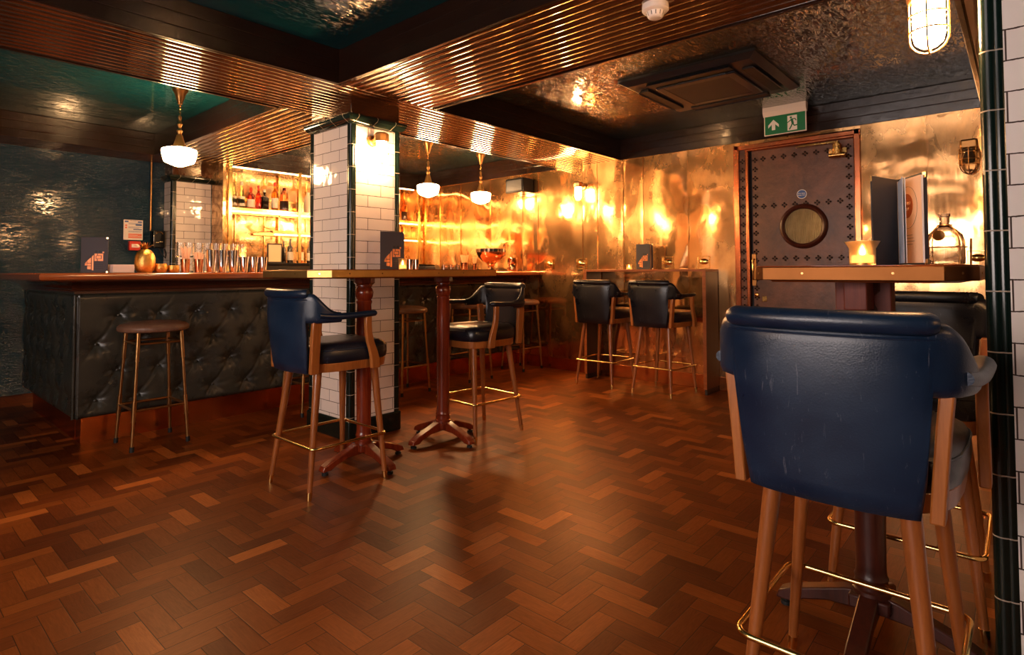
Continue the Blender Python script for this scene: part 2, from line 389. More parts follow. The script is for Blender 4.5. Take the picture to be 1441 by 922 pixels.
wn = sgrp('window_1', (X0-.05, 1.3, 1.55), 'daylit window behind the room')
MB().box((-.005, -1.1, -.6), (.005, 1.1, .6)).done('window_pane', M['day'], wn, smooth=False)
w = MB()
for y in (-1.1, -.36, .36, 1.1): w.box((-.03, y-.03, -.6), (.045, y+.03, .6))
for z in (-.6, .6): w.box((-.03, -1.1, z-.03), (.045, 1.1, z+.03))
w.done('window_frame', M['darkmahog'], wn, bevel=.004)

# brass wall: panels of sheet with fine seams, door opening y .97..1.985 z<2.262
wall = MB()
edges = [-2.8, -2.3, -1.8, -1.3, -.8, -.35, .10, .53, .97]
edges2 = [1.985, 2.45, 2.934, 3.168, 3.495, 3.69, 4.322, 4.565, 5.1, 5.65, 6.06, 6.55, 7.0]
rnd = random.Random(3)
for E in (edges, edges2):
    for a, b in zip(E, E[1:]):
        t0, t1, t2 = (rnd.uniform(-.005, .005) for _ in range(3))
        n = 10; vs = []
        lo = [(XW+.004, a+.0012, 0), (XW+.004, b-.0012, 0)]
        # gently bowed sheet
        rows = []
        for k in range(n+1):
            z = 2.33*k/n; row = []
            for q in range(7):
                s = q/6; y = a+.0012+(b-a-.0024)*s
                x = XW + t0*(s-.5) + t1*(k/n-.5) - .003*math.sin(PI*s)*(1 if t2 > 0 else -.6)
                if q in (0, 6): x += .002
                row.append((x, y, z))
            rows.append(row)
        wall.loft(rows, False, False)
        wall.box((XW-.0035, a-.004, 0), (XW+.004, a+.004, 2.33))
wall.box((XW+.006, Y0, 0), (XW+.15, .97, ZC)); wall.box((XW+.006, 1.985, 0), (XW+.15, YB, ZC)); wall.box((XW+.006, .97, 2.262), (XW+.15, 1.985, ZC))
struct(wall.done('wall_right', M['brasswall']), 'wall of tarnished brass sheets')
bb = MB(); bb.box((XW-.012, 1.985, 0), (XW, 4.66, .13)); bb.box((XW-.012, Y0, 0), (XW, .97, .13)); struct(bb.done('baseboard_right', M['coppersheet'], bevel=.003), 'copper skirting')

# ---- boarded beams
def beam_under(name, x0, x1, y0, y1, along, n):
    """profile of convex boards extruded along X or Y, underside at ZB"""
    b = MB(); prof = []
    a0, a1 = (y0, y1) if along == 'X' else (x0, x1); wd = (a1-a0)/n
    for k in range(n):
        s = a0+k*wd
        for t, dz in ((0, .008), (.03, .001), (.10, -.0012), (.3, -.0034), (.5, -.0042), (.7, -.0034), (.90, -.0012), (.97, .001)):
            prof.append((s+t*wd, ZB+dz))
    prof.append((a1, ZB+.008)); prof.append((a1, ZB+.05)); prof.append((a0, ZB+.05))
    if along == 'X': b.loft([[(x, p, z) for p, z in prof] for x in (x0, x1)])
    else: b.loft([[(p, y, z) for p, z in prof] for y in (y0, y1)])
    return struct(b.done(name, M['board2'], ang=50))
def fascia(b, ax, pos, dirn, a0, a1, z0=ZB-.012, z1=ZC):
    """three overlapping boards on a vertical face; dirn = outward sign"""
    h = (z1-z0)/3
    for k in range(3):
        t = .020-.005*k; za, zb = z0+k*h+.0015, z0+(k+1)*h-.0015
        lo, hi = sorted((pos, pos+dirn*t))
        if ax == 'x': b.box((lo, a0, za), (hi, a1, zb))
        else: b.box((a0, lo, za), (a1, hi, zb))
        lo, hi = sorted((pos, pos+dirn*(t-.004)))
        if ax == 'x': b.box((lo, a0, zb-.002), (hi, a1, zb+.004))
        else: b.box((a0, lo, zb-.002), (a1, hi, zb+.004))
AX0, AX1, AY0, AY1 = 2.015, 2.78, 3.20, 3.98
beam_under('ceiling_beam', X0, XW, AY0, AY1, 'X', 13)
beam_under('ceiling_beam', AX0, AX1, Y0, AY0, 'Y', 13)
beam_under('ceiling_beam', AX0, AX1, AY1, 6.52, 'Y', 12)
beam_under('ceiling_beam', X0, XW, 6.52, YB, 'X', 8)
beam_under('ceiling_beam', AX1, XW, -.75, .18, 'X', 6)
fb = MB()
for (ax, pos, d, a0, a1) in (('y', AY0, -1, X0, AX0), ('y', AY0, -1, AX1, XW), ('y', AY1, 1, X0, AX0), ('y', AY1, 1, AX1, XW),
                             ('x', AX0, -1, Y0, AY0), ('x', AX1, 1, .18, AY0), ('x', AX0, -1, AY1, 6.52), ('x', AX1, 1, AY1, 6.52),
                             ('y', 6.52, -1, X0, AX0), ('y', 6.52, -1, AX1, XW), ('x', XW, -1, .18, AY0), ('x', XW, -1, AY1, 6.52),
                             ('y', .18, 1, AX1, XW), ('x', X0, 1, Y0, AY0), ('x', X0, 1, AY1, 6.52), ('y', Y0, 1, X0, AX0)):
    fascia(fb, ax, pos, d, a0, a1)
struct(fb.done('ceiling_fascia', M['board'], smooth=False, bevel=.003), 'dark stepped boards around the ceiling recesses')
core = MB()
for a, b in (((X0, AY0, ZB+.02), (XW, AY1, ZC)), ((AX0, Y0, ZB+.02), (AX1, AY0, ZC)), ((AX0, AY1, ZB+.02), (AX1, 6.52, ZC)), ((X0, 6.52, ZB+.02), (XW, YB, ZC)), ((AX1, -.75, ZB+.02), (XW, .18, ZC))): core.box(a, b)
struct(core.done('ceiling_beam', M['board'], smooth=False))

# ---- tiled columns
def column(name, x0, x1, y0, y1, corners, zt=2.122, base=True, label=None, crown=True):
    c = sgrp(name, ((x0+x1)/2, (y0+y1)/2, 0), label)
    hx, hy = (x1-x0)/2, (y1-y0)/2
    MB().box((-hx, -hy, 0), (hx, hy, zt)).done('tiled_shaft', M['tile'], c, smooth=False)
    for sx, sy in corners:
        m = MB(); cx, cy = sx*(hx-.012), sy*(hy-.012)
        m.cyl((cx, cy, 0), (cx, cy, zt), .0195, n=20)
        for ox, oy in ((.020, -.006), (-.006, .020)):
            m.cyl((cx-sx*ox*.9, cy+sy*.0, 0) if ox > 0 else (cx, cy-sy*oy*.9, 0), (cx-sx*ox*.9, cy, zt) if ox > 0 else (cx, cy-sy*oy*.9, zt), .0165, n=12)
        m.done('corner_trim', M['green'], c)
    if base:
        m = MB(); m.box((-hx-.014, -hy-.014, 0), (hx+.014, hy+.014, .135)); m.done('base_tiles', M['green'], c, bevel=.012, seg=3)
    if crown:
        loops = []
        for o, z in ((.002, zt-.008), (.012, zt), (.020, zt+.012), (.034, zt+.03), (.040, zt+.048), (.036, zt+.058), (.0, zt+.060)):
            a, b = hx+o, hy+o; loops.append([(-a, -b, z), (a, -b, z), (a, b, z), (-a, b, z)])
        MB().loft(loops).done('crown_moulding', M['crown'], c, ang=60)
        MB().box((-hx+.002, -hy+.002, zt+.055), (hx-.002, hy-.002, ZB+.004)).done('boxed_head', M['board2'], c, bevel=.003)
    return c
column('column', 2.203, 2.606, 3.362, 3.87, ((-1, -1), (1, -1), (-1, 1), (1, 1)), label='white tiled column with dark green corner trim')
column('column', 2.255, 2.69, 6.77, 7.0, ((-1, -1), (1, -1)), zt=2.10, label='white tiled pilaster beside the back shelves')
column('column', 1.90, 2.35, -.9, .066, ((-1, 1), (1, 1)), zt=ZB, crown=False, label='near white tiled column with dark green corner trim')

# ------------------------------------------------------------------ door in the brass wall
D = sgrp('door_1', (XW, 1.425, 0), 'dark studded leather door with round porthole')
YL, YR = .415, -.405     # leaf edges, local y
leaf = MB(); leaf.box((.02, YR, .01), (.06, YL, 2.205)); lf = leaf.done('door_leaf', M['door'], D, bevel=.004)
fr = MB()
for y0, y1 in ((.515, .56), (-.455, -.41)): fr.box((-.022, y0, 0), (.03, y1, 2.262))
fr.box((-.022, -.455, 2.222), (.03, .56, 2.262))
fr.done('door_frame', M['copperframe'], D, bevel=.006)
fr = MB(); fr.box((-.012, .435, 0), (.03, .465, 2.20)); fr.box((-.012, -.41, 2.205), (.03, .465, 2.225)); fr.done('door_stop', M['copperframe'], D, bevel=.005)
MB().box((.0, .465, 0), (.04, .515, 2.222)).done('leaf_reflection_strip', M['door'], D, smooth=False)  # models the leaf's reflection in the polished frame as a leather strip
MB().box((.06, -.45, 0), (.09, .55, 2.26)).done('door_backing', M['blackpaint'], D, smooth=False)
st = MB()
def quatre(y, z, x=.02):
    for dy, dz in ((.015, 0), (-.015, 0), (0, .015), (0, -.015)):
        st.lathe([(.0095, 0), (.009, -.003), (.005, -.006), (.0003, -.0068)], 8, (x, y+dy, z+dz), 'X')
    st.lathe([(.004, 0), (.0003, -.004)], 6, (x, y, z), 'X')
zz = [2.12-.083*k for k in range(26)]
for z in zz:
    quatre(.385, z); quatre(-.365, z+.02); quatre(.49, z, .0)  # last stud row is the leaf's studs mirrored in the frame
for k in range(8):
    y = .315-.0875*k
    quatre(y, 2.125); quatre(y, 1.695); quatre(y, 1.225); quatre(y, .62)
st.done('door_and_reflected_studs', M['stud'], D)
ph = MB(); ph.lathe([(.150, .0), (.150, -.02), (.158, -.032), (.170, -.037), (.182, -.032), (.190, -.018), (.194, 0)], 56, (.02, -.012, 1.50), 'X'); ph.done('porthole_ring', M['darkmahog'], D)
ph = MB(); ph.lathe([(.152, 0), (.152, -.008)], 56, (.018, -.012, 1.50), 'X'); ph.done('porthole_glass', M['ribbed'], D)
stk = MB(); stk.lathe([(.040, 0), (.040, -.0015)], 36, (.018, -.004, 1.777), 'X'); stk.done('sticker_rim', M['signwhite'], D)
stk = MB(); stk.lathe([(.0355, 0), (.0355, -.0022)], 36, (.018, -.004, 1.777), 'X'); sk = stk.done('fire_door_sticker', M['signblue'], D)
for k, tx in enumerate(('Fire door', 'keep shut')):
    text('sticker_text', tx, .0155, M['signwhite'], sk, (.0155, -.004, 1.784-.015*k), (PI/2, 0, -PI/2))
cl = MB(); cl.cyl((-.045, -.295, 2.075), (-.045, -.295, 2.16), .034, n=24); cl.cyl((-.045, -.235, 2.068), (-.045, -.355, 2.068), .019, n=18); cl.box((-.02, -.36, 2.085), (.02, -.23, 2.13)); cl.cyl((-.045, -.295, 2.16), (-.045, -.295, 2.178), .018, n=16)
cl.box((-.079, -.312, 2.108), (-.075, -.278, 2.118)); c1 = cl.done('door_closer', M['brass'], D, bevel=.003)
cl = MB(); cl.box((-.052, -.30, 2.172), (-.040, .02, 2.182)); cl.box((-.030, .0, 2.183), (-.022, -.30, 2.192)); cl.done('closer_arm', M['brass'], c1, bevel=.002)
hd = MB(); hd.box((.008, .385, .98), (.02, .425, 1.27)); h1 = hd.done('push_plate', M['bronze'], D, bevel=.004)
hd = MB(); hd.tube([(.01, .40, 1.22), (-.03, .40, 1.22), (-.035, .40, 1.21), (-.035, .40, 1.05), (-.03, .40, 1.04), (.01, .40, 1.04)], .009, 10); hd.done('door_handle', M['brass'], h1)
lk = MB(); lk.lathe([(.020, .02), (.020, .008), (.014, .004), (.0003, .002)], 20, (0, .385, .90), 'X'); lk.box((.012, .30, .84), (.02, .34, .89)); lk.done('lock', M['brass'], D, bevel=.002)

# brass frames on the brass wall
def wall_frame(y, z, label):
    t = thing('wall_frame', label, 'wall ornament', (XW-.004, y, z), 0, 'small brass frames along the brass wall')
    m = MB(); a = .058
    for s in (-1, 1):
        m.box((-.018, s*a-.003, -.06), (.004, s*a+.003, .06)); m.box((-.018, -a, s*.057-.003), (.004, a, s*.057+.003))
    m.done('frame', M['brass'], t, bevel=.001)
    m = MB(); m.lathe([(.048, .006), (.046, -.006), (.03, -.016), (.0003, -.02)], 28, (0, 0, .006), 'X', 1, .62); m.done('oval_boss', M['brassbright'], t)
    return t
for y, l in ((4.15, 'small square brass frame with oval boss on brass wall, beside the end of the bar'), (3.70, 'small square brass frame with oval boss at the bar end of the wall table'),
             (2.66, 'small square brass frame with oval boss on brass wall behind the wall table menu'), (2.29, 'small square brass frame with oval boss at the door end of the wall table'),
             (.245, 'small square brass frame with oval boss low on brass wall, below the unlit caged lamp')):
    wall_frame(y, 1.20, l)

# ------------------------------------------------------------------ lamps
def bulkhead(label, loc, rz, lit, rot_drop=0):
    """plate on wall at origin, lamp reaches out along +X and hangs down"""
    t = thing('caged_wall_lamp', label, 'wall lamp', loc, rz, 'caged brass wall lamps')
    m = MB(); m.lathe([(.040, 0), (.040, .010), (.034, .018), (.0003, .020)], 28, (0, 0, 0), 'X'); m.done('wall_plate', M['bronze'], t)
    m = MB(); m.cyl((.01, 0, 0), (.085, 0, .006), .017, n=18); m.done('arm', M['bronze'], t)
    m = MB(); m.lathe([(.046, 0), (.050, .008), (.050, .050), (.040, .060), (.0003, .062)], 8, (.112, 0, -.020)); m.done('lamp_cap', M['bronze'], t, ang=30)
    m = MB(); m.lathe([(.0003, -.150), (.018, -.148), (.032, -.136), (.037, -.115), (.037, -.030), (.034, -.02)], 24, (.112, 0, 0))
    if lit: m.done('glass_jar', M['bulb'] if lit == 1 else M['bulbbig'], t)
    else:
        m.done('glass_jar', M['clear'], t)
        m = MB(); m.lathe([(.0003, -.105), (.015, -.098), (.021, -.08), (.012, -.05), (.012, -.02)], 16, (.112, 0, 0)); m.done('bulb', M['milk'], t)
    m = MB(); rr = .0445
    for a in (0, PI/2):
        pts = [(.112+rr*math.cos(a), rr*math.sin(a), -.02), (.112+rr*math.cos(a), rr*math.sin(a), -.12)]
        for k in range(1, 12):
            q = PI*k/12; pts.append((.112+rr*math.cos(a)*math.cos(q), rr*math.sin(a)*math.cos(q), -.12-.046*math.sin(q)))
        pts += [(.112-rr*math.cos(a), -rr*math.sin(a), -.12), (.112-rr*math.cos(a), -rr*math.sin(a), -.02)]
        m.tube(pts, .0026, 8)
    for z in (-.062, -.105):
        m.tube([(.112+(rr+.001)*math.cos(2*PI*k/24), (rr+.001)*math.sin(2*PI*k/24), z) for k in range(24)], .0026, 8, True)
    m.done('cage', M['brass'], t)
    return t
bulkhead('lit caged brass lamp on the white tiled column, above the bar tables', (2.368, 3.360, 2.02), -PI/2, 1)
bulkhead('lit caged brass lamp on brass wall above the two wall table chairs', (XW-.004, 3.66, 2.06), PI, 1)
bulkhead('large bright caged brass lamp beside the near white tiled column', (1.93, .066, 1.875), PI/2, 2)
bulkhead('lit caged brass lamp on the dark wall, level with the bar end', (X0+.002, 3.0, 2.0), 0, 1)
bulkhead('lit caged brass lamp on the dark wall across the room from the tiled column', (1.2, Y0+.002, 2.0), PI/2, 1)
bulkhead('lit caged brass lamp on the dark wall across from the studded door', (3.4, Y0+.002, 2.0), PI/2, 1)
# oval bulkhead, unlit, flat on the brass wall
t = thing('bulkhead_lamp', 'unlit caged brass bulkhead lamp on brass wall beside the studded door', 'wall lamp', (XW-.004, .275, 1.94))
MB().lathe([(.07, 0), (.07, -.012), (.06, -.02), (.0003, -.021)], 32, (0, 0, .01), 'X', .95, 1.6).done('back_plate', M['bronze'], t)
MB().box((-.085, -.052, .055), (-.005, .052, .125)).done('lamp_cap', M['bronze'], t, bevel=.014, seg=3)
MB().lathe([(.0003, -.10), (.03, -.095), (.046, -.07), (.048, .06)], 24, (-.058, 0, 0)).done('glass_jar', M['warmglass'], t)
MB().lathe([(.0003, -.05), (.02, -.04), (.026, -.01), (.014, .03), (.014, .06)], 16, (-.058, 0, 0)).done('bulb', M['milk'], t)
m = MB()
for a in (0, PI/4, PI/2, 3*PI/4):
    rr = .057; pts = [(-.058+rr*math.cos(a), rr*math.sin(a), .06)]
    for k in range(0, 13):
        q = PI*k/12; pts.append((-.058+rr*math.cos(a)*math.cos(q), rr*math.sin(a)*math.cos(q), -.055-.07*math.sin(q)))
    pts.append((-.058-rr*math.cos(a), -rr*math.sin(a), .06)); m.tube(pts, .0032, 8)
for z in (.03, -.02, -.06): m.tube([(-.058+.058*math.cos(2*PI*k/24), .058*math.sin(2*PI*k/24), z) for k in range(24)], .0032, 8, True)
m.done('cage', M['bronze'], t)

def pendant():
    t = thing('pendant_lamp', 'lit schoolhouse pendant lamp', 'pendant lamp', (1.635, 4.77, ZC), 0, 'schoolhouse pendants over the bar')
    m = MB(); m.lathe([(.052, 0), (.055, -.012), (.05, -.025), (.036, -.045), (.030, -.075), (.020, -.10), (.016, -.12), (.0003, -.122)], 28); m.done('ceiling_rose', M['bronze'], t)
    m = MB()
    for k in range(4):
        z = -.128-k*.021; q = [( .007*math.cos(2*PI*i/12), 0, z+.013*math.sin(2*PI*i/12)) for i in range(12)]
        if k % 2: q = [(b, a, c) for a, b, c in q]
        m.tube(q, .0022, 6, True)
    m.done('chain', M['brass'], t)
    m = MB(); m.lathe([(.0003, -.205), (.010, -.21), (.013, -.225), (.009, -.24), (.011, -.26), (.019, -.275), (.013, -.29), (.010, -.30), (.012, -.315), (.021, -.325), (.014, -.345), (.016, -.36), (.0003, -.361)], 20); m.done('stem', M['bronze'], t)
    m = MB(); m.lathe([(.0003, -.355), (.020, -.358), (.028, -.39), (.040, -.43), (.058, -.452), (.062, -.462), (.0003, -.463)], 28); m.done('fitter', M['bronze'], t)
    m = MB(); m.lathe([(.052, -.448), (.06, -.455), (.092, -.460), (.116, -.470), (.119, -.482), (.114, -.515), (.106, -.548), (.100, -.562), (.060, -.581), (.025, -.594), (.0003, -.599)], 40); m.done('opal_shade', M['opal'], t, ang=30)
    return t
p0 = pendant(); p0['label'] = 'lit schoolhouse pendant lamp over the bar, in the bay by the blue wall'
dup(p0, (3.27, 4.79, ZC), 0, 'lit schoolhouse pendant lamp hidden behind the tiled column, seen in the brass')
dup(p0, (4.10, 4.79, ZC), 0, 'lit schoolhouse pendant lamp over the bar, next to the tiled column')
dup(p0, (4.94, 4.82, ZC), 0, 'lit schoolhouse pendant lamp over the bar, closest to the brass wall')

# ------------------------------------------------------------------ ceiling fittings
t = thing('air_conditioner', 'dark square cassette air conditioner recessed in the glossy ceiling', 'air conditioner', (4.20, 1.72, ZC))
def fr_ring(m, o, i, z0, z1):
    m.box((-o, -o, z0), (o, -i, z1)); m.box((-o, i, z0), (o, o, z1)); m.box((-o, -i, z0), (-i, i, z1)); m.box((i, -i, z0), (o, i, z1))
m = MB(); m.loft([[(-.49, -.49, 0), (.49, -.49, 0), (.49, .49, 0), (-.49, .49, 0)], [(-.49, -.49, -.018), (.49, -.49, -.018), (.49, .49, -.018), (-.49, .49, -.018)], [(-.44, -.44, -.045), (.44, -.44, -.045), (.44, .44, -.045), (-.44, .44, -.045)]]); m.done('housing', M['acbody'], t, ang=20)
m = MB(); fr_ring(m, .29, .23, -.062, -.045); m.done('grille_frame', M['acbody'], t, bevel=.006)
MB().box((-.235, -.235, -.060), (.235, .235, -.045)).done('intake_grille', M['acgrille'], t)
for k in range(4):
    m = MB(); a, b = (-.30, .30), (.345, .405)
    q = lambda p: Matrix.Rotation(k*PI/2, 3, 'Z') @ Vector(p)
    m.loft([[q((x, y, -.060)) for x, y in ((a[0], b[0]), (a[1], b[0]), (a[1], b[1]+.01), (a[0], b[1]+.01))], [q((x, y, -.046)) for x, y in ((a[0], b[0]), (a[1], b[0]), (a[1], b[1]), (a[0], b[1]))]]); m.done('air_flap', M['blackpaint'], t)
    m = MB(); m.loft([[q((x, y, z)) for x, y, z in ((a[0], .40, -.047), (a[1], .40, -.047), (a[1], .425, -.067), (a[0], .425, -.067))], [q((x, y, z)) for x, y, z in ((a[0], .403, -.045), (a[1], .403, -.045), (a[1], .430, -.064), (a[0], .430, -.064))]]); m.done('flap_lip', M['acbody'], t)

t = thing('smoke_detector', 'white round smoke detector on the boarded beam', 'smoke detector', (2.34, 1.20, ZB-.004))
m = MB(); m.lathe([(.056, .006), (.058, -.008), (.058, -.026), (.052, -.032), (.040, -.034), (.036, -.05), (.030, -.058), (.022, -.062), (.0003, -.062)], 36); m.done('body', M['white'], t)
m = MB()
for k in range(12):
    a = 2*PI*k/12; m.cyl((.0375*math.cos(a), .0375*math.sin(a), -.036), (.033*math.cos(a), .033*math.sin(a), -.052), .003, n=6)
m.done('vent_slots', M['blackpaint'], t)

t = thing('exit_sign', 'green running man exit sign with arrow hanging in front of the door', 'exit sign', (5.20, 1.485, 0))
m = MB(); m.loft([[(-.03, -.172, 2.515), (.03, -.172, 2.515), (.03, .172, 2.515), (-.03, .172, 2.515)], [(-.032, -.172, 2.475), (.032, -.172, 2.475), (.032, .172, 2.475), (-.032, .172, 2.475)], [(-.012, -.172, 2.438), (.012, -.172, 2.438), (.012, .172, 2.438), (-.012, .172, 2.438)]]); m.done('housing', M['white'], t, ang=20)
pn = MB().box((-.006, -.168, 2.275), (.006, .168, 2.44)).done('sign_panel', M['white'], t, bevel=.003)
MB().box((-.0075, -.160, 2.282), (.0, .160, 2.438)).done('green_face', M['signgreen'], pn)
def plate(name, poly, mat, parent, x0=-.0092, x1=-.007, o=(0, 0)):
    # poly in (right, up) metres seen from -X side; right = -Y
    MB().loft([[(x, -(p[0]+o[0]), p[1]+o[1]) for p in poly] for x in (x0, x1)]).done(name, mat, parent, smooth=False)
plate('arrow', [(-.045, .0), (-.002, .045), (.041, .0), (.041, -.024), (.012, .004), (.012, -.044), (-.016, -.044), (-.016, .004), (-.045, -.024)], M['signwhite'], pn, o=(-.088, 2.362))
plate('doorway', [(-.0, -.062), (.045, -.062), (.045, -.062), (.075, -.062), (.075, .062), (-.0, .062)], M['signwhite'], pn, o=(.022, 2.357))
m = MB()
def limb(pts, w):
    for a, b in zip(pts, pts[1:]):
        d = Vector((b[0]-a[0], b[1]-a[1], 0)).normalized()*w; nrm = (-d.y, d.x)
        poly = [(a[0]-d.x*.5+nrm[0], a[1]-d.y*.5+nrm[1]), (b[0]+d.x*.5+nrm[0], b[1]+d.y*.5+nrm[1]), (b[0]+d.x*.5-nrm[0], b[1]+d.y*.5-nrm[1]), (a[0]-d.x*.5-nrm[0], a[1]-d.y*.5-nrm[1])]
        m.loft([[(x, -(p[0]+.060), p[1]+2.357) for p in poly] for x in (-.0108, -.0088)])
m.lathe([(.0085, 0), (.0085, .002)], 16, (-.0108, -.050, 2.402), 'X')
limb([(-.004, .03), (.004, -.004)], .009); limb([(-.004, .030), (-.022, .016), (-.036, .006)], .0035); limb([(.0, .030), (.022, .032), (.030, .016)], .0035)
limb([(.002, -.004), (-.008, -.028), (-.022, -.052)], .0048); limb([(.004, -.006), (.016, -.026), (.044, -.022)], .0048)
m.done('running_man', M['signgreen'], pn, smooth=False)
m = MB(); m.lathe([(.005, 0), (.0003, -.004)], 10, (-.024, -.13, 2.475), 'X'); m.done('indicator', M['led'], t)

# ------------------------------------------------------------------ bar
BX, BY = .96, 4.56       # outer leather faces
bar = thing('bar_counter', 'long bar with mahogany top, buttoned dark leather front and copper kick plate', 'bar counter', (0, 0, 0))
# top
def rim(o): return [(-.0, .0)]
prof = [(0.0, 1.070), (-.018, 1.072), (-.03, 1.080), (-.034, 1.094), (-.032, 1.108), (-.022, 1.117), (-.006, 1.120)]
FX, FY, BK, EX = .770, 4.335, 5.02, 1.36    # base front lines (rim nose sticks out .034)
m = MB(); ends = []
loops = []
for o, z in prof:
    loops.append([(FX+o, 6.35, z), (FX+o, FY+o, z), (XW-.006, FY+o, z)])
m.loft(loops, False, False)
# faces: top & bottom as L polygons
topL = [(FX-.006, 6.35, 1.120), (FX-.006, FY-.006, 1.120), (XW-.006, FY-.006, 1.120), (XW-.006, BK, 1.120), (EX, BK, 1.120), (EX, 6.35, 1.120)]
v = [m.bm.verts.new(p) for p in topL]; m.bm.faces.new(v)
botL = [(FX, 6.35, 1.070), (FX, FY, 1.070), (XW-.006, FY, 1.070), (XW-.006, BK, 1.070), (EX, BK, 1.070), (EX, 6.35, 1.070)]
v = [m.bm.verts.new(p) for p in botL]; m.bm.faces.new(v)
m.box((EX-.02, BK-.02, 1.070), (XW-.006, BK, 1.120)); m.box((EX-.02, BK, 1.070), (EX, 6.35, 1.120)); m.box((FX, 6.33, 1.070), (EX, 6.35, 1.12))
m.done('countertop', M['counter'], bar)
# cove moulding
m = MB(); loops = []
for o, z in ((.0, .985), (.0, 1.0), (-.012, 1.004), (-.016, 1.015), (-.022, 1.028), (-.05, 1.046), (-.085, 1.056), (-.11, 1.062), (-.112, 1.071), (.1, 1.071)):
    loops.append([(BX+o, 6.2, z), (BX+o, BY+o, z), (XW-.006, BY+o, z)])
m.loft(loops, False, False); m.done('cove_moulding', M['mould'], bar, ang=60)
# carcass + kick
m = MB(); m.box((BX+.05, BY+.06, .175), (XW-.006, BK-.02, 1.069)); m.box((BX+.05, BK-.02, .175), (EX-.02, 6.2, 1.069)); m.done('carcass', M['backbar'], bar, smooth=False)
m = MB(); m.box((1.03, 4.665, 0), (XW-.01, 4.70, .18)); m.box((1.03, 4.70, 0), (1.06, 6.15, .18))
for x in (1.03, 1.85, 2.75, 3.65, 4.55): m.box((x-.001, 4.6635, 0), (x+.0012, 4.67, .18))
m.box((1.0285, 4.80, 0), (1.0315, 4.8015, .18)); m.done('kick_plate', M['coppersheet'], bar, smooth=False)
# buttoned leather
ROWS = [.835, .65, .47, .286]; SPC = .245
def tuft(L, z0, z1, u0, place, name, dx=.0095, dz=.0090):
    nx, nz = int(L/dx), int((z1-z0)/dz); rows = []
    btn = []
    for r, zr in enumerate(ROWS):
        u = u0 + (0 if r % 2 == 0 else -SPC/2)
        while u < L-.04:
            if u > .03: btn.append((u, zr))
            u += SPC
    for k in range(nz+1):
        z = z0+(z1-z0)*k/nz; row = []
        for i in range(nx+1):
            u = L*i/nx
            near = sorted((((u-b[0])**2+(z-b[1])**2), b) for b in btn if abs(u-b[0]) < .26 and abs(z-b[1]) < .26)[:4]
            h = .022
            for j, (d2, b) in enumerate(near):
                d = math.sqrt(d2); h -= .024*math.exp(-d2/(2*.034**2)) + .005*math.exp(-d/.09)
                th = math.atan2(z-b[1], u-b[0]); rr = random.Random(int(b[0]*1000)+int(b[1]*7000)).uniform(0, 6)
                h += .0026*math.sin(8*th+rr)*math.exp(-((d-.05)/.032)**2)
                # pleats toward upper right / lower left and lower right
                for ang, dep in ((math.atan2(.18, .1225), .013), (math.atan2(.18, .1225)+PI, .010), (0.1, .003), (-.55, .003), (PI-.2, .003), (1.35, .004), (.55, .004)):
                    ca, sa = math.cos(ang), math.sin(ang); al = (u-b[0])*ca+(z-b[1])*sa; pe = -(u-b[0])*sa+(z-b[1])*ca
                    if al > 0: h -= dep*math.exp(-(pe/.0085)**2)*math.exp(-al/.075)*min(1, al/.02)
            e = min(u, L-u if place == 'end' else 9, z-z0, z1-z); 
            if e < .03: h -= .030*(1-math.sqrt(max(0, 1-(1-e/.03)**2)))
            row.append((u, z, h))
        rows.append(row)
    m = MB()
    if place == 'front': m.loft([[(BX+u+ (0 if u > .001 else .0), BY+.022-h, z) for u, z, h in r] for r in rows], False, False)
    else: m.loft([[(BX+.022-h, BY+u, z) for u, z, h in r] for r in rows], False, False)
    o = m.done(name, M['tuft'], bar, ang=80)
    b = MB()
    for u, z in btn:
        if place == 'front': b.lathe([(.009, .012), (.009, .004), (.006, .001), (.0003, 0)], 10, (BX+u, BY+.008, z), 'Y')
        else: b.lathe([(.009, .012), (.009, .004), (.006, .001), (.0003, 0)], 10, (BX+.008, BY+u, z), 'X')
    b.done('upholstery_buttons', M['tuft'], o)
    return o
tuft(XW-.006-BX, .18, .985, .247, 'front', 'upholstered_front')
tuft(1.64, .18, .985, .34, 'end', 'upholstered_end')
m = MB(); m.tube([(BX+.004, BY+.004, .19), (BX+.004, BY+.004, .975)], .009, 10); m.tube([(XW-.01, BY+.01, .985), (BX+.0, BY+.006, .985), (BX+.006, 6.2, .985)], .007, 8); m.done('piping', M['tuft'], bar)

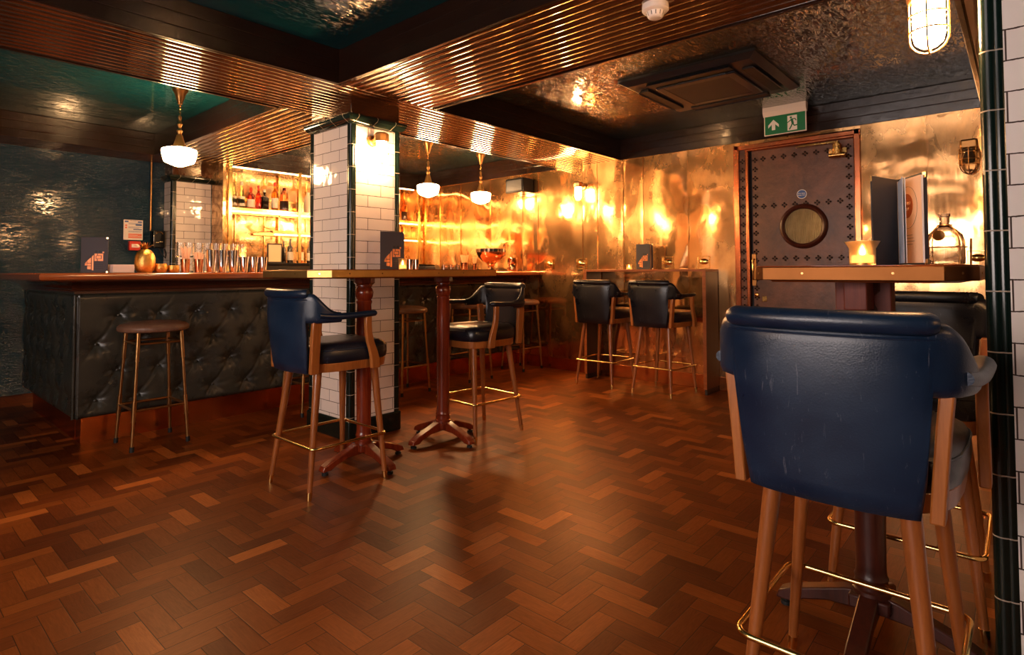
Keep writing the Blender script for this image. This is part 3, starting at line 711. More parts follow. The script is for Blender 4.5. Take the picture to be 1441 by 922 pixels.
# ------------------------------------------------------------------ bar stools
def stool(label, loc):
    t = thing('bar_stool', label, 'bar stool', loc, 0, 'round brown stools along the bar')
    m = MB(); m.lathe([(.0003, .735), (.19, .735), (.203, .742), (.208, .755), (.205, .770), (.19, .783), (.15, .794), (.08, .801), (.0003, .803)], 40); s = m.done('seat', M['brownseat'], t)
    m = MB()
    for k in range(56):
        a = 2*PI*k/56; m.lathe([(.0032, 0), (.002, .0018), (.0003, .0025)], 6, (.2045*math.cos(a), .2045*math.sin(a), .746), 'Z')
    m.done('seat_nails', M['bronze'], s)
    T, F, zt = .125, .163, .735
    P = lambda sx, sy, z: (sx*(F+(T-F)*z/zt), sy*(F+(T-F)*z/zt), z)
    for sx in (-1, 1):
        for sy in (-1, 1):
            m = MB(); m.cyl(P(sx, sy, .02), P(sx, sy, zt), .0098, n=12); m.cyl(P(sx, sy, .185), P(sx, sy, .30), .0135, n=12); m.cyl(P(sx, sy, .56), P(sx, sy, .735), .0130, n=12)
            m.cyl(P(sx, sy, .18), P(sx, sy, .186), .0148, n=12); m.cyl(P(sx, sy, .30), P(sx, sy, .306), .0148, n=12); m.cyl(P(sx, sy, .556), P(sx, sy, .562), .0145, n=12)
            l = m.done('leg', M['bronze'], t)
            m = MB(); m.cyl(P(sx, sy, 0), P(sx, sy, .032), .0135, n=12); m.done('rubber_foot', M['rubber'], l)
    for z, r in ((.665, .0075), (.25, .0085)):
        for a, b in (((-1, -1), (1, -1)), ((1, -1), (1, 1)), ((1, 1), (-1, 1)), ((-1, 1), (-1, -1))):
            m = MB(); m.cyl(P(*a, z), P(*b, z), r, n=10); m.done('stretcher', M['bronze'], t)
    return t
s0 = stool('round brown leather bar stool standing alone before the buttoned bar corner', (1.355, 4.365, 0))
dup(s0, (2.50, 4.37, 0), 0, 'brown bar stool against the bar, half hidden by the navy chair and tiled column')
dup(s0, (3.46, 4.37, 0), 0, 'brown bar stool against the bar just past the tiled column')
dup(s0, (4.31, 4.37, 0), 0, 'brown bar stool against the bar behind the black chair')
dup(s0, (5.15, 4.37, 0), 0, 'brown bar stool against the bar closest to the brass wall')

# ------------------------------------------------------------------ captain's bar chairs
def chair(label, loc, rz, lm, name='bar_chair', group='leather bar chairs with arms and brass footrails'):
    t = thing(name, label, 'bar chair', loc, rz, group)
    cp_ = [(-.085, .262), (-.15, .260), (-.205, .243), (-.243, .205), (-.268, .15), (-.281, .08), (-.285, 0)]
    half = [Vector((x, y, 0)) for x, y in cp_]; ctrl = half + [Vector((v.x, -v.y, 0)) for v in reversed(half[:-1])]
    def cat(P, t):
        n = len(P)-1; s = min(int(t*n), n-1); f = t*n-s
        p0, p1, p2, p3 = P[max(s-1, 0)], P[s], P[s+1], P[min(s+2, n)]
        return .5*((2*p1)+(p2-p0)*f+(2*p0-5*p1+4*p2-p3)*f*f+(3*p1-p0-3*p2+p3)*f**3)
    NS = 60; path = [cat(ctrl, k/NS) for k in range(NS+1)]
    loops = []
    for k, p in enumerate(path):
        d = (path[min(k+1, NS)]-path[max(k-1, 0)]).normalized(); nrm = Vector((d.y, -d.x, 0))
        if nrm.dot(Vector((p.x+.02, p.y, 0))) < 0: nrm = -nrm
        ay = abs(p.y); low = 1-smooth01((ay-.180)/.014)
        zb = .870-.255*low; a = min(k, NS-k)/NS
        # top: level over the back, dropping to the arms
        zt = .912+.096*smooth01((a-.02)/.21)
        th = .026; lp = []
        outer = [zb+(zt-zb)*j/9 for j in range(10)]
        def pt(z, off):
            g = max(0, .87-z); q = p - nrm*off
            return Vector((q.x+g*.13, q.y*(1-.12*g), z))
        for z in outer: lp.append(pt(z, 0 if .0 < (z-zb) < (zt-zb) else .004))
        lp.append(pt(zt+.006, th*.5))
        for z in reversed(outer): lp.append(pt(z, th if .0 < (z-zb) < (zt-zb) else th-.004))
        lp.append(pt(zb-.004, th*.5))
        loops.append(lp)
    m = MB(); m.loft(loops); br = m.done('backrest', lm, t, ang=70)
    # rolled top and welt
    seg = [k for k in range(NS+1) if abs(path[k].y) < .205]
    pts = []
    for k in seg:
        p = path[k]; d = (path[min(k+1, NS)]-path[max(k-1, 0)]).normalized(); nrm = Vector((d.y, -d.x, 0))
        if nrm.dot(p) < 0: nrm = -nrm
        pts.append(p+nrm*-.008+Vector((0, 0, 1.012)))
    rad = [.0245]*len(pts); rad[0] = rad[-1] = .019; rad[1] = rad[-2] = .0235
    m = MB(); m.tube(pts, rad, 14); m.done('top_roll', lm, br)
    m = MB(); m.tube([q+Vector((0, 0, -.030))+(Vector((q.x, q.y, 0)).normalized()*.007) for q in pts], .0028, 6); m.done('welt', lm, br)
    # arms
    for s in (1, -1):
        m = MB(); ap = [(-.20, .243*s, .905), (-.15, .252*s, .898), (-.09, .257*s, .896), (-.03, .259*s, .897), (.03, .259*s, .899), (.08, .257*s, .901), (.115, .255*s, .902), (.128, .254*s, .902)]
        wd = [.014, .018, .021, .022, .024, .026, .024, .010]; ht = [.014, .017, .017, .016, .016, .017, .016, .007]
        m.loft([[(x, y+w_*math.cos(2*PI*i/14), z+h_*math.sin(2*PI*i/14)) for i in range(14)] for (x, y, z), w_, h_ in zip(ap, wd, ht)])
        m.done('armrest', lm, t)
        m = MB()
        rows = [(.888, .075, .036), (.85, .075, .036), (.80, .078, .037), (.75, .090, .040), (.70, .108, .046), (.66, .118, .050), (.612, .120, .050)]
        m.loft([[(cx-w_/2, s*.243, z), (cx+w_/2, s*.243, z), (cx+w_/2, s*.267, z), (cx-w_/2, s*.267, z)] for z, cx, w_ in rows]); m.done('arm_support', M['oak'], t, bevel=.004, ang=25)
        m = MB()
        rows = [(.875, -.196, .203, .050), (.80, -.198, .196, .048), (.70, -.198, .188, .046), (.612, -.198, .182, .046)]
        m.loft([[(cx-w_/2, s*(y-.002), z), (cx+w_/2, s*(y-.002), z), (cx+w_/2, s*(y+.024), z), (cx-w_/2, s*(y+.024), z)] for z, cx, y, w_ in rows]); m.done('back_post', M['oak'], t, bevel=.004, ang=25)
    # seat
    def outline(k, z, sc_=1., n=44):
        lp = []
        for i in range(n):
            a = 2*PI*i/n; c, s = math.cos(a), math.sin(a); e = 2/5.
            x = .03+.235*sc_*math.copysign(abs(c)**e, c); y = (.232 if x > 0 else .232)*sc_*math.copysign(abs(s)**e, s)
            if c < 0: y *= 1-.16*abs(c)
            lp.append((x, y, z))
        return lp
    m = MB(); m.loft([outline(0, .655, .955), outline(0, .662, .985), outline(0, .685, 1.0), outline(0, .715, .995), outline(0, .738, .955), outline(0, .752, .86), outline(0, .758, .6), outline(0, .757, .3), outline(0, .756, .02)])
    se = m.done('seat', lm if lm is not M['blue'] else M['black2'], t, ang=60)
    m = MB(); m.tube([Vector(p) for p in outline(0, .722, .992)], .003, 6, True); m.done('seat_piping', lm, se)
    m = MB(); m.loft([outline(0, .612, .95), outline(0, .657, .97)]); m.done('seat_frame', M['oak'], t, bevel=.003, ang=40)
    for sx, sy in ((-1, 1), (-1, -1), (1, 1), (1, -1)):
        top = Vector((-.145 if sx < 0 else .185, sy*(.138 if sx < 0 else .152), .62)); ft = Vector((sx*.222, sy*(.198 if sx < 0 else .210), 0))
        m = MB(); m.cyl(ft.lerp(top, .045), top, .0125, .0215, 18); l = m.done('leg', M['legwood'], t)
        m = MB(); m.cyl(ft, ft.lerp(top, .062), .0118, .0140, 16); m.done('ferrule', M['brassbright'], l)
    m = MB(); pts = []; xa, xb, yy, rc = -.214, .230, .214, .035
    for cx, cy, a0 in ((xb-rc, yy-rc, 0), (xa+rc, yy-rc, PI/2), (xa+rc, -yy+rc, PI), (xb-rc, -yy+rc, 3*PI/2)):
        for k in range(7): a = a0+PI/2*k/6; pts.append((cx+rc*math.cos(a), cy+rc*math.sin(a), .245))
    m.tube(pts, .0078, 10, True); m.done('footrail', M['brassbright'], t)
    return t
M['black2'] = leather('dark_navy_leather_seat', (.005, .007, .014), (.012, .014, .024), .28)
c_navy = chair('navy leather bar chair with beech arms standing alone before the tiled column', (1.735, 2.85, 0), R(0), M['blue'])
dup(c_navy, (1.655, .333, 0), R(0), 'large navy leather bar chair, back turned, drawn up to the dark-pedestal table')
c_blk = chair('black leather bar chair facing the red pedestal, showing the inside of its back', (2.955, 2.90, 0), R(176), M['black'])
dup(c_blk, (2.50, .32, 0), R(180), 'black leather bar chair across the table from the large navy chair')
dup(c_blk, (5.02, 3.17, 0), R(3), 'black leather bar chair at the wall table, on the side closer to the bar')
dup(c_blk, (5.01, 2.53, 0), R(-3), 'black leather bar chair at the wall table, on the side closer to the studded door')

# ------------------------------------------------------------------ pedestal tables
def pedestal(parent, x, y, mat, zt, block=.056):
    p = MB(); p.lathe([(.052, .095), (.054, .12), (.052, .138), (.046, .142), (.047, .155), (.044, .165), (.047, .175), (.043, .183), (.041, .20), (.044, .5), (.045, .80), (.041, .93), (.045, .94), (.045, .95), (.040, .955), (.050, .975), (.053, 1.0), (.046, 1.022), (.039, 1.03), (.046, 1.036), (.046, 1.044), (.03, 1.046)], 28, (x, y, 0))
    p.done('pedestal', mat, parent)
    b = MB(); b.lathe([(block*.8, 1.04), (block*1.1, 1.055), (block*1.1, zt-.045), (block*1.1, zt-.04)], 8, (x, y, 0)); b.done('pedestal_head', mat, parent, ang=20)
    b = MB(); b.box((x-.055, y-.055, .085), (x+.055, y+.055, .125)); b.done('pedestal_hub', mat, parent, bevel=.006)
    for k in range(4):
        a = k*PI/2; c, s = math.cos(a), math.sin(a)
        prof_t = [(.02, .128), (.07, .118), (.235, .060), (.268, .042), (.276, .022)]; prof_b = [(.276, .016), (.225, .018), (.19, .038), (.12, .060), (.02, .066)]
        poly = prof_t+prof_b
        q = MB(); q.loft([[(x+u*c-w_*s, y+u*s+w_*c, z+.006) for u, z in poly] for w_ in (-.026, .026)])
        leg = q.done('foot', mat, parent, bevel=.005, ang=30)
        q = MB(); q.cyl((x+.25*c, y+.25*s, 0), (x+.25*c, y+.25*s, .012), .018, n=14); q.cyl((x+.25*c, y+.25*s, .01), (x+.25*c, y+.25*s, .026), .008, n=10); q.done('glide', M['rubber'], leg)
def tabletop(parent, poly, zt, th, band, screws):
    n = len(poly); cx = sum(p[0] for p in poly)/n; cy = sum(p[1] for p in poly)/n
    def off(d): return [(x+(cx-x)*d/max(.01, math.hypot(x-cx, y-cy)), y+(cy-y)*d/max(.01, math.hypot(x-cx, y-cy))) for x, y in poly]
    m = MB(); m.loft([[(x, y, zt-th-.006) for x, y in off(.05)], [(x, y, zt-.001) for x, y in off(.004)], [(x, y, zt+.002) for x, y in off(.002)]]); tp = m.done('tabletop', M['countery'], parent, bevel=.002, ang=25)
    m = MB(); m.loft([[(x, y, zt-th) for x, y in poly], [(x, y, zt-.002) for x, y in poly]]); b = m.done('brass_edge_band', band, tp, bevel=.002, ang=15)
    m = MB()
    for k in range(n):
        (x0, y0), (x1, y1) = poly[k], poly[(k+1) % n]; L = math.hypot(x1-x0, y1-y0); c = max(1, round(L/.22)); ux, uy = (x1-x0)/L, (y1-y0)/L
        nx_, ny_ = uy, -ux
        for i in range(c):
            s = (i+.5)/c; px, py = x0+(x1-x0)*s, y0+(y1-y0)*s
            m.cyl((px+nx_*-.001, py+ny_*-.001, zt-th/2), (px+nx_*.0012, py+ny_*.0012, zt-th/2), .0034, n=10)
    m.done('band_screws', screws, b)
t = thing('poseur_table', 'long brass-edged high table on two red turned pedestals beside the column', 'high table', (0, 0, 0))
poly = [(1.60, 2.60), (2.83, 2.62), (2.95, 2.76), (2.95, 3.17), (2.83, 3.29), (1.64, 3.29), (1.52, 3.17), (1.52, 2.70)]
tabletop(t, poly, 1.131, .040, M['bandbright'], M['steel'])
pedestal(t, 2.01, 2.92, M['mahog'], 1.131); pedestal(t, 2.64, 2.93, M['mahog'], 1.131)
t = thing('poseur_table', 'square brass-edged high table with dark pedestal beside the near column', 'high table', (0, 0, 0))
poly = [(1.845, .15), (1.95, .085), (2.40, .085), (2.42, .12), (2.42, .64), (1.86, .625), (1.845, .60)]
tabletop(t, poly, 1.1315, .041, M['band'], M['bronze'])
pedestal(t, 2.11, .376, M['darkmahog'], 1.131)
m = MB(); m.box((1.97, .345, 1.0), (2.25, .407, 1.088)); m.box((2.075, .30, .90), (2.145, .452, 1.088)); m.done('bearer', M['bearer'], t, bevel=.004)

# wall table on the brass wall
t = thing('wall_table', 'narrow wooden wall table with panel ends against the brass wall', 'wall table', (0, 0, 0))
X1 = 5.105
MB().box((X1, 2.155, 1.112), (XW-.006, 3.47, 1.134)).done('tabletop', M['shelfwood'], t, bevel=.002)
for y in (2.155, 3.44):
    MB().box((X1, y, 0.05), (XW-.013, y+.028, 1.112)).done('end_panel', M['darkmahog'], t, bevel=.002)
    MB().box((X1-.004, y-.001, 0.05), (X1+.001, y+.030, 1.134)).done('edge_strip', M['shelfwood'], t, bevel=.001)
    MB().box((X1+.01, y+.003, 0), (XW-.02, y+.025, .05)).done('plinth', M['blackpaint'], t)

# ------------------------------------------------------------------ back bar shelving
XS = 2.70
t = thing('back_bar', 'brass framed back bar shelving lit by added hidden strips, mirror behind', 'bar shelving', (0, 0, 0))
MB().box((XS, 6.38, 0), (XW-.008, 6.97, 1.20)).done('cabinet', M['backbar'], t, bevel=.004)
MB().box((XS-.005, 6.36, 1.20), (XW-.008, 6.97, 1.225)).done('counter', M['blackmetal'], t, bevel=.004)
MB().box((XS, 6.972, 1.2), (XW-.008, 6.995, ZB-.004)).done('mirror_back', M['mirror'], t, smooth=False)
for x in (XS+.018, 3.525, 4.43, 5.34):
    MB().box((x-.02, 6.43, 1.225), (x+.02, 6.47, ZB-.002)).done('post', M['brassbright'], t, bevel=.003)
    MB().box((x-.012, 6.93, 1.225), (x+.012, 6.955, ZB-.002)).done('rear_post', M['brassbright'], t, bevel=.002)
for z, xa in ((1.80, XS), (1.565, 3.20)):
    s = MB(); s.box((xa, 6.44, z), (XW-.012, 6.46, z+.032)); s.box((xa, 6.93, z), (XW-.012, 6.945, z+.03)); sh = s.done('shelf_rail', M['brassbright'], t, bevel=.003)
    MB().box((xa, 6.455, z+.022), (XW-.012, 6.94, z+.031)).done('shelf_panel', M['clear'], sh, smooth=False)
    MB().box((xa+.05, 6.49, z-.014), (XW-.05, 6.505, z-.004)).done('added_light_strip', M['strip'], sh, smooth=False)  # strip added under each shelf to brighten the bottles and mirror
MB().box((XS+.06, 6.56, ZB-.016), (XW-.05, 6.58, ZB-.006)).done('added_top_strip', M['strip'], t, smooth=False)  # another added strip, brightening the shelving from above
MB().box((XS-.045, 6.47, 1.225), (XS-.008, 6.96, ZB-.004)).done('side_panel', M['mirror'], t)
m = MB()
for x in (3.0, 3.35, 3.9, 4.3, 4.8): m.box((x-.006, 6.955, 1.23), (x+.006, 6.972, 2.29))
for z in (1.45, 2.0): m.box((XS, 6.957, z-.005), (XW-.01, 6.972, z+.005))
m.done('mirror_frame_bars', M['brassbright'], t)

def bottle(name, label, x, y, z, h, r, body, kind='round', cap=None, lab=True, labcol='label', group='spirit bottles on the back bar'):
    t = thing(name, label, 'bottle', (x, y, z), random.uniform(-.3, .3), group)
    if kind == 'slope': pr = [(.0003, 0), (r*.92, 0), (r, .008), (r*.98, h*.33), (r*.62, h*.62), (r*.34, h*.84), (r*.28, h*.95), (r*.34, h*.96), (r*.34, h), (.0003, h)]
    elif kind == 'square': pr = [(.0003, 0), (r*1.1, 0), (r*1.2, .01), (r*1.2, h*.60), (r*1.0, h*.66), (r*.32, h*.73), (r*.30, h*.95), (r*.4, h*.955), (r*.4, h), (.0003, h)]
    elif kind == 'jug': pr = [(.0003, 0), (r, 0), (r*1.05, .02), (r*1.05, h*.66), (r*.9, h*.78), (r*.45, h*.88), (r*.42, h), (.0003, h)]
    else: pr = [(.0003, 0), (r*.94, 0), (r, .008), (r, h*.60), (r*.85, h*.67), (r*.38, h*.75), (r*.32, h*.94), (r*.38, h*.945), (r*.38, h), (.0003, h)]
    n = 4 if kind == 'square' else 20
    m = MB()
    if kind == 'square':
        m.loft([[(a*rr*.82, b*rr*.82, zz_) for a, b in ((-.8, -1), (.8, -1), (1, -.8), (1, .8), (.8, 1), (-.8, 1), (-1, .8), (-1, -.8))] for rr, zz_ in pr]); m.done('glass', M[body], t, ang=40)
    else: m.lathe(pr, 20); m.done('glass', M[body], t)
    if lab:
        m = MB(); k = 1.02 if kind != 'square' else .86*1.16
        if kind == 'square': m.box((-r*.8, -r*1.0-.0006, h*.12), (r*.8, -r*.96, h*.48))
        else: m.lathe([(r*1.012, h*.12), (r*1.02, h*.12), (r*(1.02 if kind != 'slope' else .9), h*.46), (r*(1.012 if kind != 'slope' else .89), h*.46)], 20)
        m.done('bottle_label', M[labcol], t)
    if cap:
        m = MB(); m.lathe([(.0003, h*.88), (r*.40, h*.88), (r*.42, h+.004), (.0003, h+.006)], 14); m.done('bottle_cap', M[cap], t)
    return t
ZS = 1.832
for a in [
 ('clear bottle with pale label behind the first brass post of the top shelf', 2.83, .30, .036, 'greenglass', 'slope', None, True, 'label'),
 ('tall clear sloping bottle with cream label on the top shelf', 2.925, .31, .040, 'greenglass', 'slope', 'milk', True, 'label'),
 ('red liquor bottle with white label on the top shelf', 3.03, .26, .040, 'redliq', 'round', None, True, 'label'),
 ('red bottle with red neck squeezed beside the dark bottle on the top shelf', 3.105, .28, .030, 'redliq', 'round', 'redcap', False, 'label'),
 ('squat dark bottle with gold lettering on the top shelf', 3.175, .245, .040, 'darkglass', 'square', 'milk', False, 'label'),
 ('tall amber bottle with red neck on the top shelf', 3.30, .34, .038, 'amber', 'round', 'redcap', True, 'label'),
 ('round shouldered pink bottle with white label on the top shelf', 3.425, .29, .048, 'pinkliq', 'jug', 'redcap', True, 'label'),
 ('small clear bottle beside the second brass post on the top shelf', 3.61, .22, .032, 'clear', 'round', None, True, 'label'),
 ('white jug shaped bottle at the column end of the top shelf', 3.74, .27, .046, 'milk', 'jug', None, False, 'label')]:
    bottle('bottle', a[0], a[1], 6.62+random.uniform(-.02, .03), ZS, a[2], a[3], a[4], a[5], a[6], a[7], a[8])
hid = 'bottle behind the tiled column, showing only as a reflection in the brass wall'
for k, x in enumerate((3.93, 4.10, 4.27, 4.58, 4.74, 4.90, 5.06, 5.22)):
    bottle('bottle', hid, x, 6.62, ZS, .25+.02*(k % 4), .038, ('amber', 'redliq', 'milk', 'greenglass', 'pinkliq', 'darkglass', 'clear', 'amber')[k], ('round', 'jug', 'slope')[k % 3], None, True, 'label', 'bottles showing only in the brass reflection')
for a in [('dark wine bottle standing beside the framed card on the back counter', 3.388, .26, .028, 'darkglass', 'round', None, False),
          ('dark wine bottle with pale label on the back counter, before the second brass post', 3.470, .29, .036, 'darkglass', 'round', None, True),
          ('clear bottle with pinkish label on the back counter past the second brass post', 3.60, .29, .036, 'pinkliq', 'round', 'darkglass', True),
          ('dark amber bottle with white label on the back counter next to the column', 3.72, .27, .034, 'darkglass', 'round', None, True)]:
    bottle('bottle', a[0], a[1], 6.55, 1.2265, a[2], a[3], a[4], a[5], a[6], a[7])
t = thing('framed_card', 'small dark framed card standing on the back counter', 'framed card', (3.255, 6.50, 1.2265), R(-8))
MB().box((-.085, 0, 0), (.085, .014, .225)).done('frame', M['blackpaint'], t, bevel=.003)
MB().box((-.07, -.002, .015), (.07, .0, .21)).done('card', M['orangepaper'], t)

# ------------------------------------------------------------------ things on the bar
ZT = 1.1203
def menu(label, loc, rz, open_deg, w_=.165, h_=.252, front=True):
    """spine at origin, front board along +X, back board rotated by open_deg"""
    t = thing('menu', label, 'menu', loc, rz, 'menus standing on the tables and bar')
    f = MB().box((0, -.004, 0), (w_, 0, h_)).done('front_cover', M['menu'], t, bevel=.0008)
    a = R(open_deg)
    q = lambda x, y, z: (x*math.cos(a)-y*math.sin(a), x*math.sin(a)+y*math.cos(a), z)
    MB().loft([[q(*p) for p in ((0, 0, z), (w_, 0, z), (w_, .004, z), (0, .004, z))] for z in (0, h_)]).done('back_cover', M['menu'], t, bevel=.0008)
    for k in range(5):
        b = a*(.12+.76*k/4); qq = lambda x, y, z: (x*math.cos(b)-y*math.sin(b), x*math.sin(b)+y*math.cos(b), z)
        MB().loft([[qq(*p) for p in ((.004, 0, z), (w_*.93, 0, z), (w_*.93, .0016, z), (.004, .0016, z))] for z in (.006, h_-.008)]).done('page', M['orangepaper'] if k % 2 == 0 else M['paper'], t, smooth=False)
    for cz in (0, h_-.010):
        MB().box((w_-.010, -.0052, cz-.0004*(cz == 0)), (w_+.0012, .0005, cz+.0104)).done('corner_cap', M['goldcap'], f)
        MB().loft([[q(*p) for p in ((w_-.010, -.0005, z), (w_+.0012, -.0005, z), (w_+.0012, .0052, z), (w_-.010, .0052, z))] for z in (cz, cz+.0104)]).done('corner_cap', M['goldcap'], f)
    m = MB(); y0, y1 = -.0050, -.0042
    S = w_/.165
    def pl(pts): m.loft([[(x*S, y, z*h_/.252) for x, z in pts] for y in (y0, y1)])
    pl([(.024, .052), (.038, .052), (.038, .068), (.030, .068)]); pl([(.024, .060), (.036, .060), (.036, .066), (.026, .066)])
    pl([(.040, .026), (.062, .024), (.062, .047), (.040, .047)]); pl([(.040, .051), (.062, .051), (.062, .066), (.040, .066)]); pl([(.040, .070), (.062, .070), (.062, .108), (.040, .086)]); pl([(.028, .070), (.037, .070), (.037, .082)])
    pl([(.067, .020), (.077, .018), (.077, .126), (.067, .114)])
    pl([(.083, .084), (.098, .084), (.098, .098), (.090, .098), (.090, .122), (.098, .122), (.098, .136), (.083, .136)])
    pl([(.103, .084), (.136, .084), (.136, .136), (.103, .136), (.103, .124), (.127, .124), (.127, .098), (.103, .098)])
    pl([(.094, .102), (.122, .102), (.122, .120), (.094, .120)]); pl([(.132, .140), (.141, .140), (.141, .150), (.132, .150)])
    m.done('printed_pattern', M['copperprint'], f, smooth=False)
    m = MB()
    def pl2(pts): m.loft([[(x*S, y, z*h_/.252) for x, z in pts] for y in (y0, y1)])
    pl2([(.086, .142), (.102, .142), (.102, .158), (.086, .158)]); pl2([(.110, .142), (.126, .142), (.126, .158), (.110, .158)])
    for k in range(3): pl2([(.086, .03+k*.014), (.138, .03+k*.014), (.138, .034+k*.014), (.086, .034+k*.014)])
    m.done('embossed_pattern', M['darkprint'], f, smooth=False)
    return t
menu('slate menu with orange geometric print standing on the bar by the blue wall', (1.087, 5.0, ZT), R(-32), 36)
menu('slate menu with orange geometric print standing against the tiled column', (2.295, 3.155, 1.1335), R(-15), 14)
menu('slate menu with orange geometric print standing on the wall table', (5.245, 2.93, 1.1355), R(-97), 22)
# open menu
t = thing('menu', 'open dark menu with peach pages and gold corners standing on the near table', 'menu', (2.118, .284, 1.1340), 0)
def board(dx, dy, h0, h1, th, name, mat, par=None, s0=0.):
    L = math.hypot(dx, dy); nx_, ny_ = -dy/L*th, dx/L*th; sx, sy = dx*s0, dy*s0
    return MB().loft([[(sx, sy, z), (dx, dy, z), (dx+nx_, dy+ny_, z), (sx+nx_, sy+ny_, z)] for z in (h0, h1)]).done(name, mat, par or t, smooth=False)
lb = board(-.148, .043, 0, .262, -.004, 'left_cover', M['menudark']); rb = board(-.130, -.084, 0, .262, .004, 'right_cover', M['menudark'])
for z in (0, .246):
    board(-.1485, .0432, z-.0004, z+.0164, -.0052, 'corner_cap', M['goldcap'], lb, .90); board(-.1305, -.0843, z-.0004, z+.0164, .0052, 'corner_cap', M['goldcap'], rb, .90)
board(-.136, -.030, .006, .252, .0012, 'page', M['bluepaper']); board(-.134, -.036, .006, .25, .0012, 'page', M['paper'])
pg = board(-.118, -.0725, .006, .256, -.0012, 'page', M['orangepaper']); board(-.124, -.078, .006, .255, -.0012, 'page', M['paper'])
dv = Vector((-.118, -.0725, 0)); L = dv.length; dn_ = dv/L; nn = Vector((dn_.y, -dn_.x, 0))
if nn.dot(Vector((-1, 0, 0))) < 0: nn = -nn
def onpage(s, z, o=.0016): return dn_*(s*L)+nn*o+Vector((0, 0, z))
m = MB(); m.loft([[onpage(.42+.24*math.cos(2*PI*k/32), .175+.036*math.sin(2*PI*k/32), o) for k in range(32)] for o in (.0012, .0020)]); ov = m.done('printed_oval', M['ovalprint'], pg, smooth=False)
rzp = math.atan2(nn.y, nn.x)+PI/2
text('oval_text', 'WORLD', .0125, M['orangepaper'], pg, onpage(.42, .182, .0023), (PI/2, 0, rzp)); text('oval_text', 'TEN', .0125, M['orangepaper'], pg, onpage(.42, .165, .0023), (PI/2, 0, rzp))
m = MB(); m.tube([onpage(.44+.40*math.cos(2*PI*k/40), .17+.062*math.sin(2*PI*k/40), .0014) for k in range(40)], .0004, 5, True)
for k in range(8): a, b = onpage(.26, .088-.009*k, .0014), onpage(.62+.12*((k*7) % 3)/3 if k < 4 else .36, .088-.009*k, .0014); m.tube([a, b], .0007, 4)
m.done('page_print', M['darkprint'], pg)

# candles
def candle(label, loc, r, h, flare=.0, flutes=True):
    t = thing('candle_holder', label, 'candle', loc)
    m = MB(); n = 48
    outer = [(r*.82, 0), (r*.84, .004), (r*.84, h*.7), (r*(.90+flare), h*.88), (r*(1.0+flare), h)]
    inner = [(r*(1.0+flare)-.002, h), (r*(.90+flare)-.003, h*.88), (r*.84-.003, h*.7), (r*.84-.003, .007), (.0003, .007)]
    m.lathe(outer+inner, n, flute=.018 if flutes else 0, nf=24)
    m.done('glass', M['frost'], t, ang=60)
    MB().lathe([(.0003, .0085), (r*.70, .0085), (r*.70, h*.42), (.0003, h*.42)], 20).done('wax', M['wax'], t)
    MB().lathe([(.0003, h*.43), (r*.16, h*.48), (r*.2, h*.56), (r*.1, h*.72), (.0003, h*.84)], 12).done('flame', M['flame'], t)
    return t
candle('lit tealight in a flared ribbed glass on the near table, beside the open menu', (1.955, .352, 1.1338), .040, .070, .12)
candle('lit tealight in a small glass on the table before the tiled column menu', (2.39, 3.045, 1.1338), .031, .072, 0, False)
candle('lit tealight in a small glass in front of the wall table menu', (5.15, 2.96, 1.1348), .034, .05, 0, False)

# caged glass bottle on the near table
t = thing('water_bottle', 'round shouldered clear glass bottle held in a wire carrier on the near table', 'bottle', (2.325, .187, 1.1338))
m = MB(); m.lathe([(.0003, 0), (.044, 0), (.051, .006), (.052, .02), (.052, .075), (.046, .098), (.030, .115), (.016, .124), (.0135, .135), (.0135, .155), (.016, .157), (.016, .166), (.0145, .166), (.0115, .155), (.0115, .13), (.028, .112), (.043, .096), (.049, .075), (.049, .02), (.044, .006), (.0003, .005)], 36); m.done('glass', M['clear'], t)
m = MB()
for k in range(4):
    a = PI/4+k*PI/2; c, s = math.cos(a), math.sin(a)
    m.tube([(c*.055, s*.055, 0), (c*.055, s*.055, .08), (c*.050, s*.050, .098), (c*.034, s*.034, .117), (c*.020, s*.020, .128)], .0017, 6)
for z, rr in ((.058, .0565), (.002, .0555), (.129, .0195)): m.tube([(rr*math.cos(2*PI*k/28), rr*math.sin(2*PI*k/28), z) for k in range(28)], .0017, 6, True)
m.tube([(.0, -.064, 0), (.0, -.066, .085)], .003, 8); m.done('wire_carrier', M['bronze'], t)
m = MB(); m.lathe([(.017, 0), (.015, -.002), (.0003, -.003)], 14, (-.048, .012, .095), 'X'); m.done('seal', M['bronze'], t)

